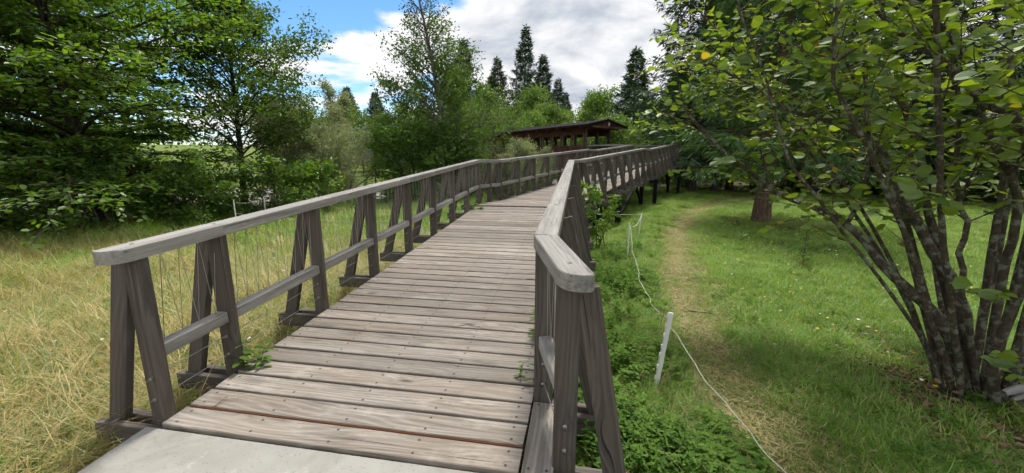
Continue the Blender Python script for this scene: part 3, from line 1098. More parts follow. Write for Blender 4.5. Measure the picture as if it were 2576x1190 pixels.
def broadleaf(H, R, t0=0.15, n1=40, n2=9, nl=14, leafL=0.1, leafW=0.06, spread=0.25, prof=None, e0=55, e1=20, droop=-0.2,
              r0=0.12, lean=(0, 0), upN=0.8, tmpl=DIAMOND, flat=False, sub=0.42, trunk_wob=0.02, trunk_top=1.0, stems=1, wood_lv2=True, lmin=0.65):
    """returns (wood V,F), (leaf P,D,N,L,W) in local coordinates"""
    polys, LP, LD, LN = [], [], [], []
    for sidx in range(stems):
        sx = RNG.normal(size=2) * (0.25 if stems > 1 else 0)
        ln = np.array(lean) + (RNG.normal(size=2) * 0.22 if stems > 1 else 0)
        Hs = H * (RNG.uniform(0.75, 1.0) if stems > 1 else 1.0)
        T = curve((sx[0], sx[1], -0.15), (ln[0] * 0.6, ln[1] * 0.6, 1), Hs * trunk_top + 0.15, 12, (ln[0], ln[1], 0), trunk_wob)
        rr = r0 * (1 - 0.88 * np.linspace(0, 1, 12) ** 0.9)
        rr[0] *= 1.35
        polys.append((T, rr, 8))
        nn = max(4, n1 // stems)
        ts = np.linspace(t0, 0.98, nn) + RNG.uniform(-.02, .02, nn)
        B, BT = along(T, np.clip(ts, 0, 1))
        for i in range(nn):
            t = ts[i]
            az = i * 2.39996 + RNG.uniform(-.5, .5) + sidx
            pr = prof(t) if prof else math.sqrt(max(0.05, 1 - ((t - 0.45) / 0.6) ** 2))
            L = R * pr * RNG.uniform(lmin, 1.12)
            el = math.radians(e1 + (e0 - e1) * t + RNG.uniform(-12, 12))
            d = np.array([math.cos(az) * math.cos(el), math.sin(az) * math.cos(el), math.sin(el)])
            P = curve(B[i], d, L, 7, (0, 0, droop), 0.07)
            rb = max(0.008, r0 * 0.35 * (1 - 0.75 * t))
            polys.append((P, rb * (1 - 0.8 * np.linspace(0, 1, 7)), 5))
            tb = np.sort(RNG.uniform(0.22, 1.0, n2))
            Q, QT = along(P, tb)
            for k in range(n2):
                side = 1 if k % 2 else -1
                dd = QT[k]
                sd = np.cross(dd, (0, 0, 1.0))
                sd /= np.linalg.norm(sd) + 1e-6
                v = dd * 0.7 + sd * side * RNG.uniform(0.5, 1.1) + (np.array([0, 0, RNG.normal() * 0.12]) if flat else RNG.normal(size=3) * 0.45)
                l2 = L * sub * RNG.uniform(0.6, 1.2) * (1.15 - 0.6 * tb[k])
                C = curve(Q[k], v, l2, 4, (0, 0, droop * 0.6), 0.1)
                if wood_lv2:
                    polys.append((C, rb * 0.35 * (1 - 0.7 * np.linspace(0, 1, 4)), 3))
                tl = RNG.uniform(0.08, 1.05, nl)
                X_, XT = along(C, np.clip(tl, 0, 1))
                o = RNG.normal(size=(nl, 3)) * spread * np.array([1, 1, 0.35 if flat else 1])
                LP.append(X_ + o)
                LD.append(XT * 0.6 + RNG.normal(size=(nl, 3)) * np.array([1, 1, 0.35 if flat else 0.8]))
    LP, LD = np.concatenate(LP), np.concatenate(LD)
    n = len(LP)
    LN = unit(RNG.normal(size=(n, 3)) * (0.45 if flat else 0.75) + np.array([0, 0, upN]))
    L = leafL * RNG.uniform(0.65, 1.25, n)
    W = leafW * RNG.uniform(0.7, 1.2, n)
    return tubes(polys), (LP, LD, LN, L, W)


def spruce(H, R, t0=0.1, whorl=0.42, nb=6, strip=0.22, sw=0.034, r0=0.2, droop=-0.55, dens=1.0, ragged=0.25, prof_pow=0.85):
    polys = []
    T = curve((0, 0, -0.2), (0.01, 0.0, 1), H + 0.2, 14, (0, 0, 0), 0.004)
    rr = r0 * (1 - 0.95 * np.linspace(0, 1, 14))
    rr[0] *= 1.2
    polys.append((T, rr, 10))
    LP, LD, LN = [], [], []
    z = H * t0
    j = 0
    while z < H * 0.985:
        t = (z / H - t0) / (1 - t0)
        L0 = R * (1 - t) ** prof_pow + 0.12
        for k in range(nb):
            az = 2 * math.pi * k / nb + j * 0.9 + RNG.uniform(-.35, .35)
            L = L0 * RNG.uniform(1 - ragged * 1.6, 1 + ragged * 0.6)
            el = math.radians(-14 + 50 * t + RNG.uniform(-8, 8))
            d = np.array([math.cos(az) * math.cos(el), math.sin(az) * math.cos(el), math.sin(el)])
            b0, _ = along(T, np.array([min(0.999, (z + RNG.uniform(-.15, .15) + .2) / (H + .2))]))
            P = curve(b0[0], d, L, 6, (0, 0, 0.45 + droop * 0.6 if t > 0.5 else 0.30), 0.04)
            polys.append((P, max(0.006, r0 * 0.13 * (1 - 0.6 * t)) * (1 - 0.8 * np.linspace(0, 1, 6)), 4))
            n = int(max(5, L / strip * 9 * dens))
            tb = np.sqrt(RNG.uniform(0.03, 1.0, n))
            Q, QT = along(P, tb)
            side = np.where(RNG.random(n) < 0.5, 1, -1)[:, None]
            sd = unit(np.cross(QT, np.array([0, 0, 1.0])))
            v = QT * RNG.uniform(0.2, 1.0, (n, 1)) + sd * side * RNG.uniform(0.2, 1.1, (n, 1)) + np.array([0, 0, 1]) * RNG.uniform(droop - 0.5, 0.1, (n, 1))
            v = unit(v)
            reach = (0.15 + 0.38 * (1 - tb))[:, None] * L * 0.55 * RNG.uniform(0, 1, (n, 1))
            LP.append(Q + v * reach)
            LD.append(v)
        z += whorl * RNG.uniform(0.75, 1.25) * (0.55 + 0.45 * (1 - t))
        j += 1
    # leader tuft
    n = 24
    LP.append(np.stack([np.zeros(n), np.zeros(n), RNG.uniform(H * 0.95, H, n)], -1) + T[-1] * np.array([1, 1, 0]))
    LD.append(rand_dirs(n, 0.8))
    LP, LD = np.concatenate(LP), np.concatenate(LD)
    n = len(LP)
    LN = unit(RNG.normal(size=(n, 3)) + np.array([0, 0, 0.6]))
    return tubes(polys), (LP, LD, LN, strip * RNG.uniform(0.6, 1.4, n), sw * RNG.uniform(0.7, 1.4, n))


CAMP = np.array([0, 0, 1.6])


def plant(name, base, wood_, lf, barkm, leafm, label, cat, group=None, tmpl=DIAMOND, rotz=0.0, trunk='trunk', crown='crown', pick=0, leaf_name='leaf'):
    """a tree or shrub: Empty > trunk, crown; the pick largest leaves in view are parts of their own"""
    M = Matrix.Translation(base) @ Matrix.Rotation(rotz, 4, 'Z')
    e = link(name, None, M=M, label=label, cat=cat, group=group)
    V, F = wood_
    link(trunk, mk(trunk, V, F, smooth=True), barkm, e, M)
    P, Dd, N, L, W = lf
    if pick:
        c, s_ = math.cos(rotz), math.sin(rotz)
        wp = np.stack([P[:, 0] * c - P[:, 1] * s_ + base[0], P[:, 0] * s_ + P[:, 1] * c + base[1], P[:, 2] + base[2]], -1) - CAMP
        p_ = math.radians(11)
        dep = wp[:, 1] * math.cos(p_) - wp[:, 2] * math.sin(p_)
        up = wp[:, 1] * math.sin(p_) + wp[:, 2] * math.cos(p_)
        ok = (dep > 0.5) & (np.abs(wp[:, 0] / dep) < 1.30) & (np.abs(up / dep) < 0.60)
        score = np.where(ok, L / np.maximum(dep, 0.3), -1)
        sel = np.argsort(-score)[:pick]
        T, Fm = tmpl
        lm = [mk(leaf_name, T * np.array([1, 1, 1.0]), Fm, np.full(len(T), q)) for q in (0.05, 0.2, 0.35, 0.5, 0.65, 0.8, 0.93, 0.995)]
        for m_ in lm:
            m_.materials.append(MAT[leafm])
        for i in sel:
            d = unit(Dd[i][None])[0]
            sv = unit(np.cross(N[i], d)[None])[0]
            nv = np.cross(d, sv)
            Ml = Matrix(((d[0] * L[i], sv[0] * W[i], nv[0] * L[i], P[i, 0]), (d[1] * L[i], sv[1] * W[i], nv[1] * L[i], P[i, 1]), (d[2] * L[i], sv[2] * W[i], nv[2] * L[i], P[i, 2]), (0, 0, 0, 1)))
            q = RNG.random()
            link(leaf_name, lm[7 if q > 0.985 else int(q * 7)], None, e, M @ Ml)
        keep = np.ones(len(P), bool)
        keep[sel] = False
        P, Dd, N, L, W = P[keep], Dd[keep], N[keep], L[keep], W[keep]
    V, F, R_ = leaves(P, Dd, N, L, W, tmpl)
    link(crown, mk(crown, V, F, R_), leafm, e, M, kind='stuff')
    return e


def copy_plant(src, base, label, rotz=0.0, sc=(1, 1, 1), group=None, name=None):
    M = Matrix.Translation(base) @ Matrix.Rotation(rotz, 4, 'Z') @ Matrix.Diagonal((*sc, 1))
    r = src.copy()
    if name:
        r.name = name
    COL.objects.link(r)
    r.matrix_basis = M
    WM[r] = M
    r['label'] = label
    if group:
        r['group'] = group
    for ch in list(src.children):
        c = ch.copy()
        COL.objects.link(c)
        c.parent = r
        c.matrix_basis = Matrix.Identity(4)
    return r


def gz(x, y):
    return float(hgt(x, y))


def at(x, y, dz=0.0):
    return (x, y, gz(x, y) + dz)


# ------------------------------------------------------------------ trees on the left bank
wd, lf = broadleaf(11.5, 5.6, t0=0.07, n1=160, n2=13, nl=33, lmin=0.32, leafL=0.14, leafW=0.095, spread=0.13, e0=40, e1=4, droop=-0.22, r0=0.2,
                   flat=True, upN=1.1, tmpl=FOLD, sub=0.36, prof=lambda t: 1.0 if t < 0.3 else max(0.15, 1.0 - (t - 0.3) * 0.95))
plant('beech_tree', at(-12.6, 11.6), wd, lf, 'bark_dark', 'leaf_beech', 'big dense dark green tree with layered sprays at the far left', 'tree', tmpl=FOLD, pick=300)
wd, lf = broadleaf(8.4, 3.8, t0=0.24, n1=74, n2=10, nl=32, leafL=0.13, leafW=0.085, spread=0.16, e0=55, e1=22, droop=-0.05, r0=0.13, upN=0.8, tmpl=FOLD,
                   sub=0.42, lean=(0.02, 0), prof=lambda t: 1.0 if t < 0.45 else max(0.14, 1.0 - (t - 0.45) * 1.6))
plant('hornbeam_tree', at(-10.6, 15.2), wd, lf, 'bark_dark', 'leaf_mid', 'airy light green tree showing sky through it, right of the dense dark tree', 'tree', tmpl=FOLD, pick=150)

bt = [o for o in COL.objects if o.name.startswith('beech_tree')][0]
copy_plant(bt, at(-14.4, 9.3), 'foremost dense tree at the left frame edge with low lit sprays', 4.1, (0.66, 0.66, 0.72))
copy_plant(bt, at(-20.5, 17.5), 'second dense tree behind the layered one at the left frame edge', 2.6, (1.15, 1.15, 1.2))
# dark undergrowth under the left trees
bush_w, bush_l = broadleaf(1.7, 1.25, t0=0.05, n1=34, n2=7, nl=20, leafL=0.10, leafW=0.07, spread=0.10, e0=60, e1=15, r0=0.03, tmpl=FOLD, stems=5, sub=0.45)
LB_ = [(-11.2, 9.9, 1.0, 'low dark bramble bush at the foot of the dense left tree'), (-14.2, 10.2, 1.1, 'leafy bush at the left edge under the dense tree'),
       (-9.6, 11.3, 0.85, 'low bush at the right foot of the dense left tree'), (-8.4, 13.0, 0.95, 'green bush behind the white stake beyond the meadow'),
       (-13.6, 13.2, 1.2, 'shaded bush behind the dense left tree'), (-11.4, 14.6, 0.6, 'shaded bush under the airy tree'), (-17.0, 12.0, 1.4, 'tall shaded bush at the far left edge')]
b0 = plant('shrub', at(LB_[0][0], LB_[0][1]), bush_w, bush_l, 'twig', 'leaf_mid', LB_[0][3], 'shrub', tmpl=FOLD, group='undergrowth of the left bank', trunk='stems', crown='foliage')
for i, (x, y, s_, lb) in enumerate(LB_[1:]):
    copy_plant(b0, at(x, y), lb, i * 1.9, (s_ * 1.15, s_ * 1.15, s_))
wd, lf = broadleaf(1.5, 1.3, t0=0.05, n1=30, n2=7, nl=16, leafL=0.13, leafW=0.09, spread=0.10, e0=60, e1=15, r0=0.03, tmpl=FOLD, stems=5, sub=0.45)
db = plant('dogwood_shrub', at(-7.6, 14.6), wd, lf, 'twig', 'leaf_bright', 'bright green shrub with sunlit leaves below the silvery willow', 'shrub', tmpl=FOLD, trunk='stems', crown='foliage')
copy_plant(db, at(-10.4, 12.4), 'bright green shrub spilling over the meadow edge left of the willow', 2.1, (1.05, 1.05, 0.8))

# silvery willows
wd, lf = broadleaf(3.9, 2.2, t0=0.05, n1=56, n2=9, nl=40, leafL=0.14, leafW=0.042, spread=0.11, e0=75, e1=45, droop=0.1, r0=0.04, tmpl=LANCE, stems=7, sub=0.4, upN=0.5)
wl = plant('willow_shrub', at(-9.6, 17.2), wd, lf, 'twig', 'leaf_willow', 'broad silvery grey-green willow bush left of the slim willow tree', 'shrub', tmpl=LANCE, trunk='stems', crown='foliage')
copy_plant(wl, at(-7.7, 16.8), 'lower silvery willow bush in front of the slim willow tree', 1.3, (0.75, 0.75, 0.72))
wd, lf = broadleaf(6.6, 1.7, t0=0.12, n1=60, n2=9, nl=34, leafL=0.14, leafW=0.042, spread=0.12, e0=70, e1=35, droop=0.15, r0=0.09, tmpl=LANCE, sub=0.45, upN=0.5,
                   lean=(0.05, 0), stems=3, prof=lambda t: 0.6 + 0.4 * math.sin(min(1, t * 1.7) * math.pi) if t < 0.55 else max(0.12, 0.75 - t * 0.55))
plant('willow_tree', at(-8.3, 19.2), wd, lf, 'bark_alder', 'leaf_willow', 'slim silvery willow tree standing at the river bank', 'tree', tmpl=LANCE)
# bare dead twigs above it
for i, (x, y, h, lx, lb) in enumerate([(-9.3, 20.4, 6.9, -0.02, 'bare dead stem rising above the slim willow tree'), (-10.2, 20.6, 5.4, -0.12, 'forked bare dead sapling left of the slim willow tree'),
                                       (-7.5, 21.0, 6.6, 0.02, 'thin bare pole-like stem right of the slim willow tree')]):
    T = curve((0, 0, -0.1), (lx, 0, 1), h, 9, (0, 0, 0), 0.02)
    pp = [(T, 0.045 * (1 - 0.85 * np.linspace(0, 1, 9)), 6)]
    br = []
    for k in range(13):
        b_, _ = along(T, np.array([0.4 + 0.045 * k]))
        a_ = RNG.uniform(0, 6.28)
        C = curve(b_[0], (math.cos(a_) * 0.6, math.sin(a_) * 0.6, 0.9), RNG.uniform(0.4, 1.1), 4, (0, 0, 0.3), 0.08)
        br.append((C, 0.011 * (1 - 0.7 * np.linspace(0, 1, 4)), 4))
    M = Matrix.Translation(at(x, y))
    e = link('dead_sapling', None, M=M, label=lb, cat='dead tree', group='bare stems by the willow')
    V, F = tubes(pp)
    link('trunk', mk('trunk', V, F), 'twig', e, M)
    V, F = tubes(br)
    link('twigs', mk('twigs', V, F), 'twig', e, M, kind='stuff')

# alder in the middle, with a bare top and a broken stem beside it
wd, lf = broadleaf(12.2, 4.1, t0=0.10, n1=100, n2=10, nl=30, leafL=0.125, leafW=0.085, spread=0.15, e0=48, e1=18, droop=-0.08, r0=0.17, tmpl=FOLD, lean=(-0.10, 0), sub=0.42,
                   prof=lambda t: 1.05 if t < 0.22 else max(0.16, 1.08 - (t - 0.22) * 1.45), trunk_wob=0.012)
P_, D_, N_, L_, W_ = lf
kp = RNG.random(len(P_)) < np.clip(1.15 - (P_[:, 2] - 5.6) * 0.30, 0.10, 1)
TV = wd[0][:96].reshape(12, 8, 3).mean(1)          # trunk line: no leaves hang right before the bare stem
kp &= ~((np.abs(P_[:, 0] - np.interp(P_[:, 2], TV[:, 2], TV[:, 0])) < 0.22) & (P_[:, 1] < 0) & (P_[:, 2] > 3.0))
plant('alder_tree', at(-3.25, 20.8), wd, tuple(a[kp] for a in lf), 'bark_alder', 'leaf_alder', 'tall alder with bare grey trunk top in the middle of the river bank', 'tree', tmpl=FOLD, pick=100)
wd, lf = broadleaf(3.4, 2.5, t0=0.05, n1=60, n2=8, nl=24, leafL=0.125, leafW=0.085, spread=0.13, e0=65, e1=12, r0=0.05, tmpl=FOLD, stems=6, sub=0.42)
ab = plant('alder_shrub', at(-4.4, 18.6), wd, lf, 'bark_dark', 'leaf_alder', 'dense dark green bush at the foot of the tall alder', 'shrub', tmpl=FOLD, trunk='stems', crown='foliage')
copy_plant(ab, at(-2.9, 21.2), 'dense green bush right of the tall alder trunk', 1.0, (0.8, 0.8, 1.0))
copy_plant(ab, at(-6.2, 22.0), 'green bush left of the tall alder trunk', 2.2, (0.7, 0.7, 0.62))
copy_plant(ab, at(-3.4, 26.5), 'rounded green bush between the alder and the covered bridge roof', 3.9, (0.9, 0.9, 1.2))
wd, lf = broadleaf(8.0, 2.8, t0=0.08, n1=74, n2=9, nl=26, leafL=0.13, leafW=0.085, spread=0.17, e0=60, e1=25, r0=0.1, tmpl=FOLD, sub=0.42, prof=lambda t: 1.0 if t < 0.3 else max(0.2, 1.05 - (t - 0.3) * 1.1))
plant('young_alder_tree', at(-4.0, 24.2), wd, lf, 'bark_alder', 'leaf_mid', 'lighter green conical tree just right of the tall bare-topped alder', 'tree', tmpl=FOLD)
T = curve((0, 0, -0.1), (-0.12, 0, 1), 4.6, 7, (0, 0, 0), 0.03)
V, F = tubes([(T, [0.16, 0.13, 0.12, 0.11, 0.10, 0.07, 0.015], 8), (curve(T[2], (-0.5, -0.3, 0.8), 1.6, 5, (0, 0, .2), .05), np.linspace(.05, .01, 5), 5)])
link('broken_stem', mk('broken_stem', V, F, smooth=True), 'bark_alder', None, Matrix.Translation(at(-3.1, 19.6)), label='broken grey dead stem leaning beside the tall alder', cat='dead tree')
# willow in front of the covered bridge
wd, lf = broadleaf(2.6, 1.3, t0=0.05, n1=48, n2=9, nl=34, leafL=0.13, leafW=0.034, spread=0.09, e0=80, e1=60, droop=0.12, r0=0.03, tmpl=LANCE, stems=8, sub=0.4, upN=0.5)
w2 = plant('willow_shrub', at(0.7, 20.6), wd, lf, 'twig', 'leaf_willow', 'pale upright willow bush in front of the covered bridge', 'shrub', tmpl=LANCE, trunk='stems', crown='foliage')
copy_plant(w2, at(-0.6, 18.6), 'pale willow bush left of the one in front of the covered bridge', 2.0, (1.0, 1.0, 0.75))
copy_plant(w2, at(1.9, 22.0), 'tallest pale willow bush at the covered bridge parapet', 4.0, (0.6, 0.6, 0.9))

# ------------------------------------------------------------------ far tree line
fw, fl_ = broadleaf(8.0, 3.3, t0=0.10, n1=52, n2=8, nl=22, leafL=0.24, leafW=0.17, spread=0.24, e0=60, e1=15, r0=0.14, sub=0.42, tmpl=DIAMOND, wood_lv2=False)
ft1 = plant('woodland_tree', at(-3, 45), fw, fl_, 'bark_dark', 'leaf_back', 'rounded woodland tree on the far bank behind the covered bridge', 'tree', group='woodland across the river')
fw, fl_ = broadleaf(7.0, 3.0, t0=0.06, n1=50, n2=8, nl=22, leafL=0.22, leafW=0.15, spread=0.26, e0=70, e1=20, r0=0.12, sub=0.42, tmpl=DIAMOND, stems=3, wood_lv2=False)
ft2 = plant('woodland_tree', at(3, 47), fw, fl_, 'bark_dark', 'leaf_back', 'second rounded woodland tree from the left behind the covered bridge roof', 'tree', group='woodland across the river')
far_spots = []
LBL = 'rounded broadleaf tree massed with others behind the covered bridge roof'
k = 0
for row, (yy, x0, x1, step, hs) in enumerate([(41, -30, 22, 3.6, 0.78), (49, -40, 34, 4.0, 1.0), (58, -52, 44, 4.6, 1.15)]):
    x = x0
    while x < x1:
        xx, yv = x + random.uniform(-1, 1), yy + random.uniform(-2.0, 2.0)
        open_meadow = -0.95 < xx / yv < -0.62
        if not open_meadow and not (-15.5 < xx < -9 and yv < 45 and row == 0 and xx > -12.5):
            s_ = hs * random.uniform(0.8, 1.15)
            if xx < -6: s_ *= 0.82
            rt = xx / yv
            lb = LBL if -0.02 < rt < 0.30 else ('broadleaf tree of the far woodland right of the lone dark spruce' if rt >= 0.30 else ('broadleaf tree of the far woodland behind the tall alder' if rt > -0.30 else ('broadleaf tree of the far woodland seen past the slim willow' if rt > -0.62 else 'broadleaf tree of the far woodland behind the big left trees')))
            copy_plant([ft1, ft2][k % 2], at(xx, yv), lb, random.uniform(0, 6.28), (s_ * 1.05, s_ * 1.05, s_), group='woodland across the river', name='woodland_tree')
            k += 1
        x += step
for t_ in (ft1, ft2):
    t_['label'] = LBL
yw, yl = broadleaf(3.2, 1.3, t0=0.05, n1=26, n2=6, nl=16, leafL=0.2, leafW=0.13, spread=0.15, e0=60, e1=20, r0=0.05, sub=0.4, tmpl=DIAMOND, wood_lv2=False)
plant('yellowing_shrub', at(-11.6, 40.5), yw, yl, 'twig', 'leaf_yellow', 'small yellowish shrub above the grey slatted parapet', 'shrub', trunk='stems', crown='foliage')

# conifers on the skyline
sw1 = spruce(20.0, 3.9, t0=0.06, whorl=0.50, nb=7, strip=0.55, sw=0.10, r0=0.24, dens=1.4, ragged=0.35)
sp1 = plant('spruce_tree', at(1.6, 60), sw1[0], sw1[1], 'bark_dark', 'needle', 'tallest spruce in the clump on the skyline above the covered bridge', 'spruce', group='skyline spruces')
sw2 = spruce(15.0, 4.0, t0=0.05, whorl=0.46, nb=8, strip=0.50, sw=0.10, r0=0.22, dens=1.3, ragged=0.22)
sp2 = plant('spruce_tree', at(14.2, 47), sw2[0], sw2[1], 'bark_dark', 'needle', 'dark conical spruce standing alone right of the covered bridge roof', 'spruce', group='skyline spruces')
for (src, x, y, s_, lb) in [(sp1, -1.8, 62, 0.80, 'thin spruce at the left of the skyline clump'), (sp1, 4.6, 61, 0.83, 'spruce right of the tallest one in the skyline clump'),
                            (sp1, 7.0, 64, 0.68, 'lowest spruce at the right of the skyline clump'), (sp1, -3.4, 60, 0.66, 'short dark spruce at the left end of the skyline clump'),
                            (sp1, -7.2, 58, 0.88, 'spruce top showing right of the tall alder'), (sp2, -24.5, 60, 0.72, 'far spruce top showing right of the slim willow tree'),
                            (sp2, -21.0, 62, 0.70, 'far spruce top between the willow tree and the alder'), (sp2, 18.6, 46, 0.88, 'spruce right of the lone dark conical spruce'),
                            (sp1, 9.6, 70, 0.62, 'distant spruce just left of the lone dark conical spruce')]:
    copy_plant(src, at(x, y), lb, x * 1.7, (s_ * 1.25, s_ * 1.25, s_))

# ------------------------------------------------------------------ spruces and forest edge on the right
sw3 = spruce(12.5, 2.7, t0=0.17, whorl=0.32, nb=8, strip=0.26, sw=0.05, r0=0.26, dens=1.5, ragged=0.25, prof_pow=0.7)
ns = plant('spruce_tree', at(7.97, 12.2), sw3[0], sw3[1], 'bark_spruce', 'needle_near', 'big near spruce with thick reddish trunk standing on the lawn', 'spruce')
sw4 = spruce(18.0, 3.9, t0=0.11, whorl=0.40, nb=7, strip=0.36, sw=0.07, r0=0.27, dens=1.3, ragged=0.4, prof_pow=0.7)
rs = plant('spruce_tree', at(11.5, 24.8), sw4[0], sw4[1], 'bark_dark', 'needle', 'tall ragged spruce beside the end of the boardwalk, left one of a pair', 'spruce', group='spruces at the forest edge')
for (x, y, s_, lb) in [(12.9, 24.6, 0.95, 'tall spruce beside the end of the boardwalk, right one of a pair'), (14.8, 26.4, 0.9, 'slim spruce behind the worn path right of the pair'),
                       (17.4, 23.0, 1.0, 'spruce behind the big near trunk'), (20.5, 20.5, 0.95, 'dark spruce at the lawn edge right of the big near trunk'),
                       (23.8, 18.6, 1.05, 'dark spruce at the lawn edge behind the hazel stems'), (27.0, 15.0, 1.0, 'dark spruce at the right edge behind the hazel'),
                       (24.5, 26.0, 1.0, 'inner forest spruce behind the lawn edge'), (29.5, 20.5, 1.1, 'inner forest spruce behind the hazel stems'), (33.0, 16.0, 1.1, 'inner forest spruce at the right frame edge'), (22.5, 31.0, 1.15, 'deep forest spruce behind the worn path end'), (14.6, 35.0, 0.62, 'shorter spruce beyond the end of the boardwalk')]:
    copy_plant(rs, at(x, y), lb, x * 2.3 + y, (s_, s_, s_ * random.uniform(0.75, 0.9)))
fb_w, fb_l = broadleaf(4.6, 2.2, t0=0.05, n1=44, n2=8, nl=20, leafL=0.15, leafW=0.10, spread=0.18, e0=60, e1=15, r0=0.06, stems=4, sub=0.42, tmpl=DIAMOND)
fb = plant('edge_shrub', at(13.2, 29.5), fb_w, fb_l, 'bark_dark', 'leaf_back', 'pale green shrub seen between the paired spruce trunks', 'shrub', group='shrubs at the forest edge', trunk='stems', crown='foliage')
for (x, y, s_, lb) in [(16.5, 31.0, 0.9, 'pale green shrub right of the paired spruce trunks'), (10.8, 30.0, 0.7, 'pale green shrub under the end of the boardwalk'),
                       (19.2, 26.5, 1.0, 'shrub at the forest edge behind the worn path'), (22.0, 23.5, 1.0, 'shrub at the forest edge left of the hazel'),
                       (25.0, 20.5, 1.1, 'shrub at the forest edge seen through the hazel stems'), (28.0, 17.0, 1.1, 'shrub at the forest edge low behind the hazel base'),
                       (17.0, 38.0, 1.5, 'taller broadleaf shrub beyond the boardwalk end'), (12.0, 40.0, 1.5, 'broadleaf shrub between boardwalk end and lone spruce'), (30.0, 22.0, 1.6, 'large shrub deep in the right hand forest'),
                       (26.0, 11.0, 1.1, 'shrub at the lawn edge by the right frame side'), (20.4, 24.0, 0.9, 'low shrub filling the forest edge behind the near spruce'), (23.4, 21.4, 0.95, 'low shrub filling the forest edge left of the hazel stems'), (26.4, 18.0, 1.0, 'low shrub filling the forest edge between the hazel stems'), (29.5, 13.5, 1.15, 'low shrub filling the forest edge right of the hazel base'), (18.0, 28.8, 1.0, 'low shrub in the forest behind the path'), (33.0, 19.0, 1.5, 'large shrub in the forest right of the hazel')]:
    copy_plant(fb, at(x, y), lb, x * 1.3, (s_, s_, s_))

# ------------------------------------------------------------------ hazel at the right
HZ = {'A': [[3.75, 2.85, -0.3], [3.53, 2.9, 0.22], [3.31, 3.05, 0.55], [3.2, 3.3, 0.78], [3.17, 3.6, 1.03], [3.04, 3.9, 1.15], [2.84, 4.1, 1.26], [2.45, 4.3, 1.61], [2.12, 4.5, 1.98], [1.96, 4.55, 2.2], [1.93, 4.6, 2.36]],
      'A2': [[2.26, 4.4, 1.8], [2.12, 4.5, 1.94], [1.84, 4.6, 2.1], [1.63, 4.7, 2.23]],
      'A3': [[3.17, 3.6, 1.01], [3.27, 3.6, 1.37], [3.23, 3.6, 1.87], [3.12, 3.6, 2.31], [2.98, 3.6, 2.76], [2.87, 3.6, 3.25]],
      'B': [[3.8, 2.85, -0.3], [3.6, 3.0, 0.6], [3.49, 3.3, 1.08], [3.31, 3.5, 1.66], [3.06, 3.7, 1.95], [2.91, 3.8, 2.01], [2.66, 3.9, 2.1], [2.41, 4.1, 2.35], [1.93, 4.3, 2.67]],
      'C': [[3.77, 2.8, -0.3], [3.54, 2.85, 0.52], [3.47, 2.9, 1.04], [3.4, 2.95, 1.47], [3.28, 3.0, 2.11], [3.13, 3.1, 2.6], [3.04, 3.2, 3.12]],
      'D': [[3.75, 2.65, -0.3], [3.53, 2.6, 0.19], [3.46, 2.5, 0.99], [3.39, 2.5, 1.57], [3.28, 2.6, 1.87], [3.17, 2.7, 1.98], [3.0, 2.8, 2.23], [2.82, 2.9, 2.42], [2.58, 3.0, 2.67], [2.33, 3.1, 2.97]],
      'E': [[3.8, 2.8, -0.3], [3.71, 2.8, 0.73], [3.68, 2.8, 1.36], [3.43, 2.85, 1.79], [3.26, 2.9, 2.17], [3.06, 3.0, 2.59], [2.85, 3.1, 2.79]],
      'F': [[3.84, 2.9, -0.3], [3.63, 3.1, 0.68], [3.64, 3.4, 1.35], [3.58, 3.6, 1.98], [3.44, 3.9, 2.55], [3.15, 4.2, 3.03], [2.77, 4.5, 3.52]],
      'G': [[3.88, 2.9, -0.3], [3.58, 3.2, 0.82], [3.54, 3.5, 1.34], [3.52, 3.9, 1.63], [3.3, 4.3, 1.76], [3.08, 4.6, 1.99], [2.91, 4.8, 2.15]]}
HR = {'A': (.075, .012), 'A2': (.014, .005), 'A3': (.032, .01), 'B': (.075, .011), 'C': (.036, .012), 'D': (.055, .014), 'E': (.05, .012), 'F': (.06, .012), 'G': (.045, .01)}


def smooth_poly(P, n):
    P = np.array(P)
    t = np.linspace(0, len(P) - 1, n)
    i = np.clip(t.astype(int), 0, len(P) - 2)
    u = (t - i)[:, None]
    p0, p1, p2, p3 = P[np.maximum(i - 1, 0)], P[i], P[i + 1], P[np.minimum(i + 2, len(P) - 1)]
    return 0.5 * ((2 * p1) + (-p0 + p2) * u + (2 * p0 - 5 * p1 + 4 * p2 - p3) * u ** 2 + (-p0 + 3 * p1 - 3 * p2 + p3) * u ** 3)


hz_c = np.array([3.85, 2.85, gz(3.85, 2.85)])
stems = []
for k_, pts in HZ.items():
    P = smooth_poly(pts, 22)
    P[3:-1] += RNG.normal(size=P[3:-1].shape) * 0.012
    stems.append((P, np.linspace(HR[k_][0] * 0.62, HR[k_][1] * 0.8, 22), 8 if k_ not in ('A2',) else 5))
for i in range(20):
    a_ = math.radians(-60 + i * 17.5 + random.uniform(-8, 8))
    lean_ = random.uniform(0.12, 0.5)
    b_ = hz_c + np.array([math.cos(a_) * 0.22, math.sin(a_) * 0.22, -0.1])
    dx, dy = math.cos(a_) * lean_, math.sin(a_) * lean_
    if dy < -0.1: dy *= 0.35
    P = curve(b_, (dx, dy, 1), random.uniform(3.8, 5.4), 14, (dx * 1.2, dy * 1.2, -0.1), 0.04)
    if P[:, 0].min() < 2.2: P[:, 0] = np.maximum(P[:, 0], 2.2 + 0.25 * (P[:, 0] - 2.2))
    stems.append((P, np.linspace(random.uniform(0.016, 0.036), 0.007, 14), 7))
LPh, LDh, br = [], [], []
